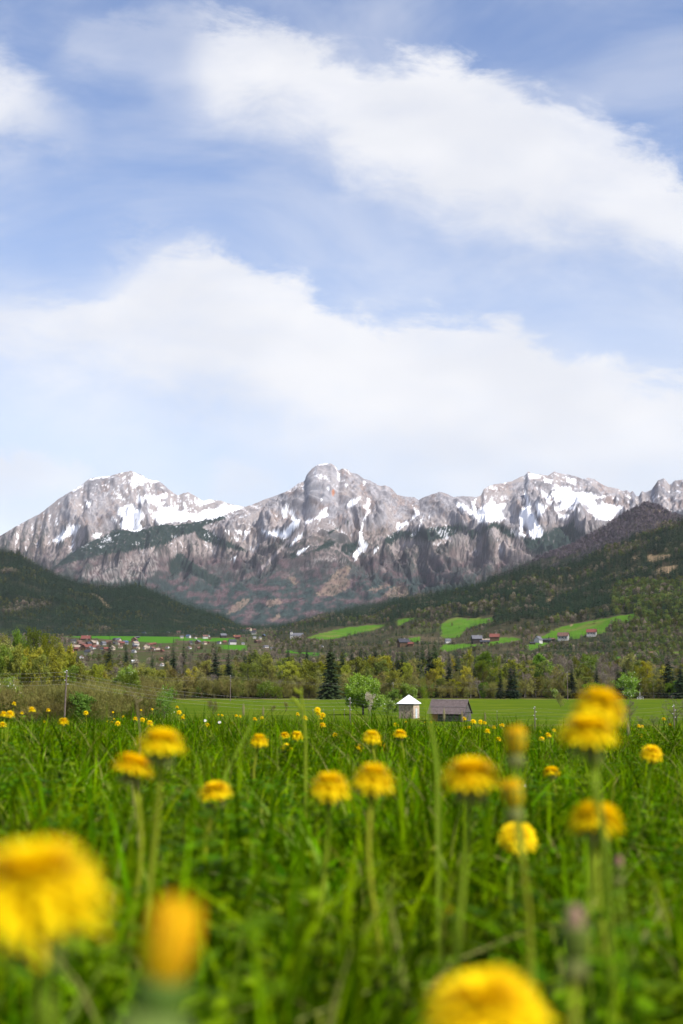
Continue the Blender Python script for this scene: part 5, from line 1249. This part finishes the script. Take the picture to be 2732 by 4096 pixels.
# dandelion heads: strap petals in layers, one mesh per variant
def petals_mesh(seed, n, droop, close=0.0, w=.0016, L=.020, segs=4):
    R = random.Random(seed); b = MB()
    for i in range(n):
        f = (i + .5) / n; el = math.radians(88 - (88 + droop) * f ** .8) + R.uniform(-.12, .12)
        el = el * (1 - close) + math.radians(82) * close; a = i * 2.39996 + R.uniform(-.15, .15)
        l = L * (.60 + .40 * f ** .6) * (R.uniform(.82, 1.16) if close > .5 or f > .55 else 1) * R.uniform(.9, 1.06); ww = w * R.uniform(.8, 1.2)
        d = Vector((math.cos(a), math.sin(a), 0)); e = Vector((-d.y, d.x, 0)); p = d * ((.0035 if close < .5 else .0058) * f ** .5) + Vector((0, 0, .002 * (1 - f))); tone = R.random() * .75 + .25 * f; pv = None
        for k in range(segs + 1):
            g = k / segs; wk = ww * (.6 + .6 * math.sin(math.pi * min(1, g * .8 + .1)))
            q = (b.vert(p - e * wk, (tone, 0, 0)), b.vert(p + e * wk, (tone, 0, 0)))
            if pv: b.f.append((pv[0], pv[1], q[1], q[0])); b.m.append(0)
            pv = q; ang = el - (1.05 - .55 * f) * g if close < .5 else math.radians(66) + .85 * g
            p = p + (d * math.cos(ang) + Vector((0, 0, math.sin(ang)))) * (l / segs)
    return b.mesh('petals', m_petal if close < .5 else m_petal2)
def calyx_mesh(seed, closed=False):
    R = random.Random(seed); b = MB()
    if closed: b.path([(0, 0, -.001), (0, 0, .003), (0, 0, .009), (0, 0, .014), (0, 0, .0165)], [.003, .0068, .0080, .0086, .0082], 12, (.5, 0, 0))
    else: b.path([(0, 0, -.011), (0, 0, -.008), (0, 0, -.003), (0, 0, .001)], [.0022, .0062, .0072, .0066], 10, (.3, 0, 0))
    for i in range(14):
        a = 6.283 * i / 14; d = Vector((math.cos(a), math.sin(a), 0)); e = Vector((-d.y, d.x, 0)) * .0016; z0 = 0 if closed else -.008
        p = d * (.005 if closed else .006) + Vector((0, 0, z0)); m = p + d * (.0018 if closed else .005) + Vector((0, 0, -.004)); t = m + d * .001 + Vector((0, 0, -.008 * R.uniform(.7, 1.2)))
        b.poly([p - e, p + e, m + e, m - e], (.6, .1, 0)); b.poly([m - e, m + e, t], (.7, .3, 0))
    return b.mesh('calyx', m_calyx, False)
STEM = (lambda b: (b.path([(0.012 * math.sin(math.pi * i / 8) , .006 * math.sin(math.pi * i / 4), i / 8) for i in range(9)], [.0027 - .0007 * i / 8 for i in range(9)], 8, .5), b.mesh('stem', m_stem, True))[1])(MB())
HEADS = [petals_mesh(k, 340, (28, 40, 15, 50)[k], 0, .00125) for k in range(4)]
FARH = [petals_mesh(10 + k, 90, (28, 42)[k], 0, .0026, .020, 2) for k in range(2)]
HALF = petals_mesh(20, 130, 20, .90, .0020, .024); SHUT = petals_mesh(21, 60, 10, .96, .0012, .0225)
CAL = calyx_mesh(1); CALC = calyx_mesh(2, True)
TIP = (lambda b: (b.path([(0, 0, .015), (0, 0, .021), (0, 0, .026), (0, 0, .0275)], [.0048, .0050, .0036, .001], 10, (.5, 1.0, 0)), b.mesh('withered_tip', m_calyx, True))[1])(MB())
def flower(kind, u, v, w, label=None, tilt=(0, 0), dia=.041, Y=None, name='dandelion', group=None, cat='dandelion', hvar=0):
    """kind: open / far / half / shut / bud"""
    Y = Y or min(11.5, F * dia / w)
    k = w / F * Y / .041                       # size against the standard 41 mm head
    x, y, z = P(u, v, Y); z0 = z - (.004 if kind in ('open', 'far') else .012) * k; g = min(gz(x, y), z0 - .03)
    e = empty(name, (x, y, g)); tag(e, label, cat, group); H = z0 - g
    R = random.Random(int(u * 13 + v)); rz = R.uniform(0, 6.28)
    rot = (math.radians(tilt[0]), math.radians(tilt[1]), 0)
    stm = part('stem', STEM, e, (-.0, 0, 0), (0, 0, rz), (min(k, 1.2), min(k, 1.2), H - .006 * k))
    m = {'open': HEADS[R.randrange(4)], 'far': FARH[R.randrange(2)], 'half': HALF, 'shut': SHUT, 'bud': TIP}[kind]
    pm = part('petals' if kind != 'bud' else 'withered_tip', m, e, (0, 0, H), rot, (k * (.74 if kind == 'half' else 1), k * (.74 if kind == 'half' else 1), k * (.98 if kind == 'open' else .86 if kind == 'half' else 1.0)))
    if kind != 'bud': pm['kind'] = 'stuff'
    part('calyx', CAL if kind in ('open', 'far', 'half') else CALC, e, (0, 0, H), rot, (k, k, k))
    if label is None: return e
    return e
NEARF = [('open', 130, 3500, 600, 'huge blurred orange yellow dandelion filling the lower left corner', (4, -3)), ('open', 1940, 4010, 500, 'large blurred dandelion at the bottom edge right of centre', (10, -6)),
 ('open', 2400, 2800, 225, 'upper of the two stacked dandelions, highest bloom in the picture', (-4, 13)), ('open', 2352, 2908, 245, 'lower and bigger of the two stacked dandelions at right', (2, 4)), ('open', 1886, 3082, 240, 'big blurred dandelion right of centre on a long thick stem', (2, 0)),
 ('open', 1318, 3125, 170, 'blurred domed dandelion left of the central pair', (2, 0)), ('open', 1492, 3092, 182, 'blurred dandelion right of the central pair, petals drooping', (0, 5)), ('open', 647, 2955, 198, 'upper blurred dandelion of the left pair', (0, 4)),
 ('open', 533, 3050, 172, 'lower dandelion of the left pair, tilted to the right', (-8, 14)), ('open', 862, 3155, 132, 'flat ragged dandelion alone left of centre', (6, -6)), ('open', 1036, 2952, 78, 'neat single dandelion on a straight stem left of centre', (0, 0)),
 ('open', 2385, 3255, 222, 'flat tilted dandelion below the stacked pair', (-12, 8)), ('open', 2073, 3330, 148, 'ragged half folded dandelion behind the bud stalk', (30, 10)), ('open', 2606, 3002, 90, 'round crisp dandelion at the right', (14, 6)),
 ('open', 1486, 2938, 78, 'dandelion above the central pair', (5, 3)), ('open', 1522, 2972, 44, 'small tilted dandelion touching the one above the central pair', (10, 30)), ('open', 1600, 2931, 57, 'lone dandelion below the white roofed hut', (4, 4)),
 ('open', 1186, 2937, 54, 'right bloom of the small close cluster left of centre', (6, 6)), ('open', 1138, 2938, 44, 'left bloom of the small close cluster left of centre', (4, -6)), ('open', 1149, 2988, 50, 'ragged lower bloom of the small close cluster', (25, 15)),
 ('open', 1440, 2990, 46, 'side-on dandelion leaning right beside the central pair', (0, 50)), ('open', 1537, 3001, 40, 'ragged small dandelion behind the central pair', (30, 20)), ('open', 254, 2881, 45, 'small round dandelion below the brown pole', (0, 0)),
 ('open', 2205, 3080, 70, 'thin flat dandelion seen edge-on left of the stacked stems', (-14, -4)), ('open', 2728, 3268, 64, 'upper dandelion cut by the right edge', (10, 10)), ('open', 2738, 3345, 62, 'lower dandelion cut by the right edge', (10, 10)),
 ('half', 655, 3745, 590, 'half closed orange dandelion beside the huge lower left bloom', (0, 10)), ('half', 1806, 3640, 46, 'tiny half closed orange dandelion deep in the grass', (20, -20))]
for kd, u, v, w, lb, tl in NEARF: flower(kd, u, v, w, lb, tl, Y=(1.0 if w == 46 and v > 3500 else .38 if w == 590 else None), dia=.045 if (w > 300 and kd == 'open') else .041)
# closed dandelions on bare stalks
flower('shut', 2064, 2955, 200, 'tall closed dandelion with yellow tip on a bare stalk', (0, 3), Y=.95)
flower('shut', 2056, 3168, 200, 'closed dandelion with orange tip below the taller closed one', (4, -4), Y=.92)
flower('bud', 2296, 3740, 300, 'closed withered dandelion bud with pink tip at lower right', (0, 2), Y=.62)
flower('bud', 2474, 3470, 117, 'small brown withered bud on a thin stalk at right', (0, 2), Y=1.0)
FARL = '''1270,2837,28 1275,2853,22 1291,2857,24 1286,2869,20 1290,2897,26 1190,2855,18 1219,2869,24 1019,2874,20 1048,2870,18 944,2861,15 960,2864,13 1341,2937,26 56,2812,21 127,2835,33 88,2850,16 193,2838,20 15,2853,34 40,2852,38 12,2895,30
343,2849,22 452,2848,10 471,2891,24 456,2875,9 447,2887,13 441,2901,11 430,2884,9 541,2873,23 570,2877,22 583,2877,13 599,2889,29 558,2891,14 567,2904,19 708,2827,16 716,2847,21 735,2860,10 564,2839,10 609,2836,10 775,2890,12 862,2919,19 843,2915,12
874,2858,10 888,2860,11 1583,2897,24 1642,2925,22 1856,2873,23 1893,2884,24 1922,2885,22 1939,2889,19 1857,2910,16 1876,2908,16 1949,2922,28 1993,2955,27 1973,2971,14 1891,2927,13 2167,2954,27 2191,2938,29 2184,2952,14 2118,2993,22 2017,3008,15
2033,3013,14 2207,3059,16 2229,3073,10 2195,2976,10 2126,2956,10 2671,3058,30 2556,2902,20 2530,2916,15 2548,2932,15 2561,2940,20 2540,2955,15 2520,2951,12 2462,2921,14 2582,2922,9 2000,2900,12 1700,2890,10 1412,2894,10'''
R9 = random.Random(91)
FARL += ' ' + ' '.join('%d,%d,%d' % (R9.uniform(20, 2700), R9.uniform(2868, 2935) - (8 if i % 2 else 0), R9.uniform(12, 22)) for i in range(34))
NM = [(60, 'at the left edge'), (267, 'below the brown pole'), (480, 'above the left big pair'), (600, 'above the left big pair'), (730, 'left of the forked weed'), (860, 'left of the pasture middle'), (1000, 'below the far grey pole'), (1280, 'below the round blossoming tree'), (1600, 'below the white roofed hut'), (1900, 'below the barn'), (2150, 'left of the stacked dandelions'), (2540, 'right of the stacked dandelions'), (2670, 'at the right edge')]
for it in FARL.split():
    u, v, w = [float(a) for a in it.split(',')]
    e = flower('far', u, v, w, None, (rnd.uniform(-8, 22), rnd.uniform(-14, 14)), dia=.031, group='small distant dandelions in the grass')
    band = 'high' if v < 2862 else ('lower' if v > 2905 else 'mid')
    e['category'] = 'dandelion'
    later(e, '%s small dandelion, %s, %s' % ('tiny' if w < 16 else 'crisp', {'high': 'highest row', 'mid': 'middle row', 'lower': 'low row'}[band], min(NM, key=lambda m: abs(m[0] - u))[1]), u)
# daisies
DH = (lambda b: ([b.poly([Vector((math.cos(a), math.sin(a), 0)) * .002 + Vector((-math.sin(a), math.cos(a), 0)) * .0008, Vector((math.cos(a), math.sin(a), .1)) * .009 + Vector((-math.sin(a), math.cos(a), 0)) * .0013, Vector((math.cos(a), math.sin(a), .1)) * .009 - Vector((-math.sin(a), math.cos(a), 0)) * .0013, Vector((math.cos(a), math.sin(a), 0)) * .002 - Vector((-math.sin(a), math.cos(a), 0)) * .0008], random.random()) for a in [6.283 * i / 22 for i in range(22)]], b.mesh('petals', m_daisy))[1])(MB())
DC = (lambda b: (b.path([(0, 0, -.001), (0, 0, .001), (0, 0, .0025)], [.003, .003, .001], 8), b.mesh('centre', m_daisyc))[1])(MB())
for u, v, w, lb in [(2110, 3148, 28, 'white daisy left of the stacked dandelion stems'), (2442, 3066, 12, 'tiny white daisy right of the stacked stems'), (247, 3129, 18, 'small white daisy at left among the grass'), (591, 3192, 24, 'whitish flower under the left pair of dandelions'),
                    (2324, 3203, 14, 'tiny white daisy on top of the flat tilted dandelion'), (820, 2883, 10, 'tiny white daisy far off, left of the others'), (878, 2890, 10, 'tiny white daisy far off beside its neighbour'), (1865, 2968, 9, 'tiny white daisy in front of the barn'), (2223, 2974, 10, 'tiny pale daisy below the small dandelion pair')]:
    Y = min(8, F * .019 / w); x, y, z = P(u, v, Y); g = min(gz(x, y), z - .03); e = empty('daisy', (x, y, g)); tag(e, lb, 'daisy')
    part('stem', STEM, e, sc=(.4, .4, z - g)); part('petals', DH, e, (0, 0, z - g), (.7, 0, 0))['kind'] = 'stuff'; part('centre', DC, e, (0, 0, z - g), (.7, 0, 0))
# tall stray plants
def stalk(pts, Y, r, label, name, mat, blades=()):
    q = [Vector(P(u, v, Y + dy)) for u, v, dy in pts]; o = Vector((q[0].x, q[0].y, gz(q[0].x, q[0].y)))
    e = empty(name, o); tag(e, label, 'plant'); b = MB(); n = len(q); c = [Vector((0, 0, 0))] + [p - o for p in q]
    b.path(c, [r * (1 - .6 * i / n) for i in range(n + 1)], 6, .6); part('stem', b.mesh('stem', mat, True), e)
    for bl in blades:
        p = [Vector(P(u, v, Y)) - o for u, v in bl]; b = MB(); b.path(p, [r * (1.1 if i == 1 else .6) for i in range(len(p))], 5, .8); part('side_shoot', b.mesh('side_shoot', mat, True), e)
def wideblade(pts, Y, w, label):
    q = [Vector(P(u, v, Y)) for u, v in pts]; o = Vector((q[0].x, q[0].y, gz(q[0].x, q[0].y))); b = MB(); pv = None; c = [Vector((0, 0, 0))] + [p - o for p in q]; n = len(c) - 1
    for i, p in enumerate(c):
        ww = w * (1 - (i / n) ** 2.5) + .0003; k = (b.vert(p + Vector((-ww, 0, 0)), (.9, 0, 0)), b.vert(p + Vector((0, ww * .5, 0)), (.7, 0, 0)), b.vert(p + Vector((ww, 0, 0)), (.9, 0, 0)))
        if pv: b.f.append((pv[0], pv[1], k[1], k[0])); b.f.append((pv[1], pv[2], k[2], k[1])); b.m += [0, 0]
        pv = k
    e = obj('grass_stalk', b.mesh('grass_stalk', m_long, True), loc=o); tag(e, label, 'grass blade')
wideblade([(1752, 3090), (1742, 2990), (1722, 2890), (1702, 2790), (1686, 2690)], 1.5, .0021, 'long single grass blade rising between the hut and the barn')
wideblade([(900, 3100), (1005, 2900), (1003, 2800)], 2.2, .0018, 'dark upright grass blade left of the forked weed')
stalk([(1222, 2960, 0), (1214, 2850, 0), (1204, 2770, 0), (1206, 2748, 0)], 2.4, .0028, 'yellow green forked weed standing above the grass near the middle', 'forked_weed', m_stem, [[(1214, 2850), (1180, 2800), (1162, 2790)], [(1204, 2775), (1185, 2765), (1178, 2752)]])
stalk([(560, 2930, 0), (545, 2800, 0), (520, 2760, 0), (502, 2745, 0)], 3.2, .0018, 'arched brown seed stalk before the bright green bushy tree', 'seed_stalk', m_seed, [[(548, 2810), (570, 2795), (560, 2800)]])
for u, v, Y, k in [(974, 2812, 5, 'dark seed head left of the forked weed'), (1053, 2822, 6, 'small dark seed head before the pasture'), (1848, 2842, 5.5, 'pale seed head before the barn gable'), (1776, 2832, 5, 'seed head in front of the barn roof'), (1940, 2846, 6.5, 'seed head right of the barn gable'), (2512, 2885, 4.5, 'whitish seed head under the bare apple tree')]:
    x, y, z = P(u, v, Y); g = gz(x, y); e = empty('grass_stalk', (x, y, g)); tag(e, k, 'grass stalk'); part('stem', STEM, e, sc=(.16, .16, z - g - .02))
    b = MB(); b.path([(0, 0, 0), (0, 0, .01), (0, 0, .03), (0, 0, .045)], [.001, .004, .0035, .0005], 6, .6); part('spike', b.mesh('spike', m_seed), e, (0, 0, z - g - .045))
resolve_labels()
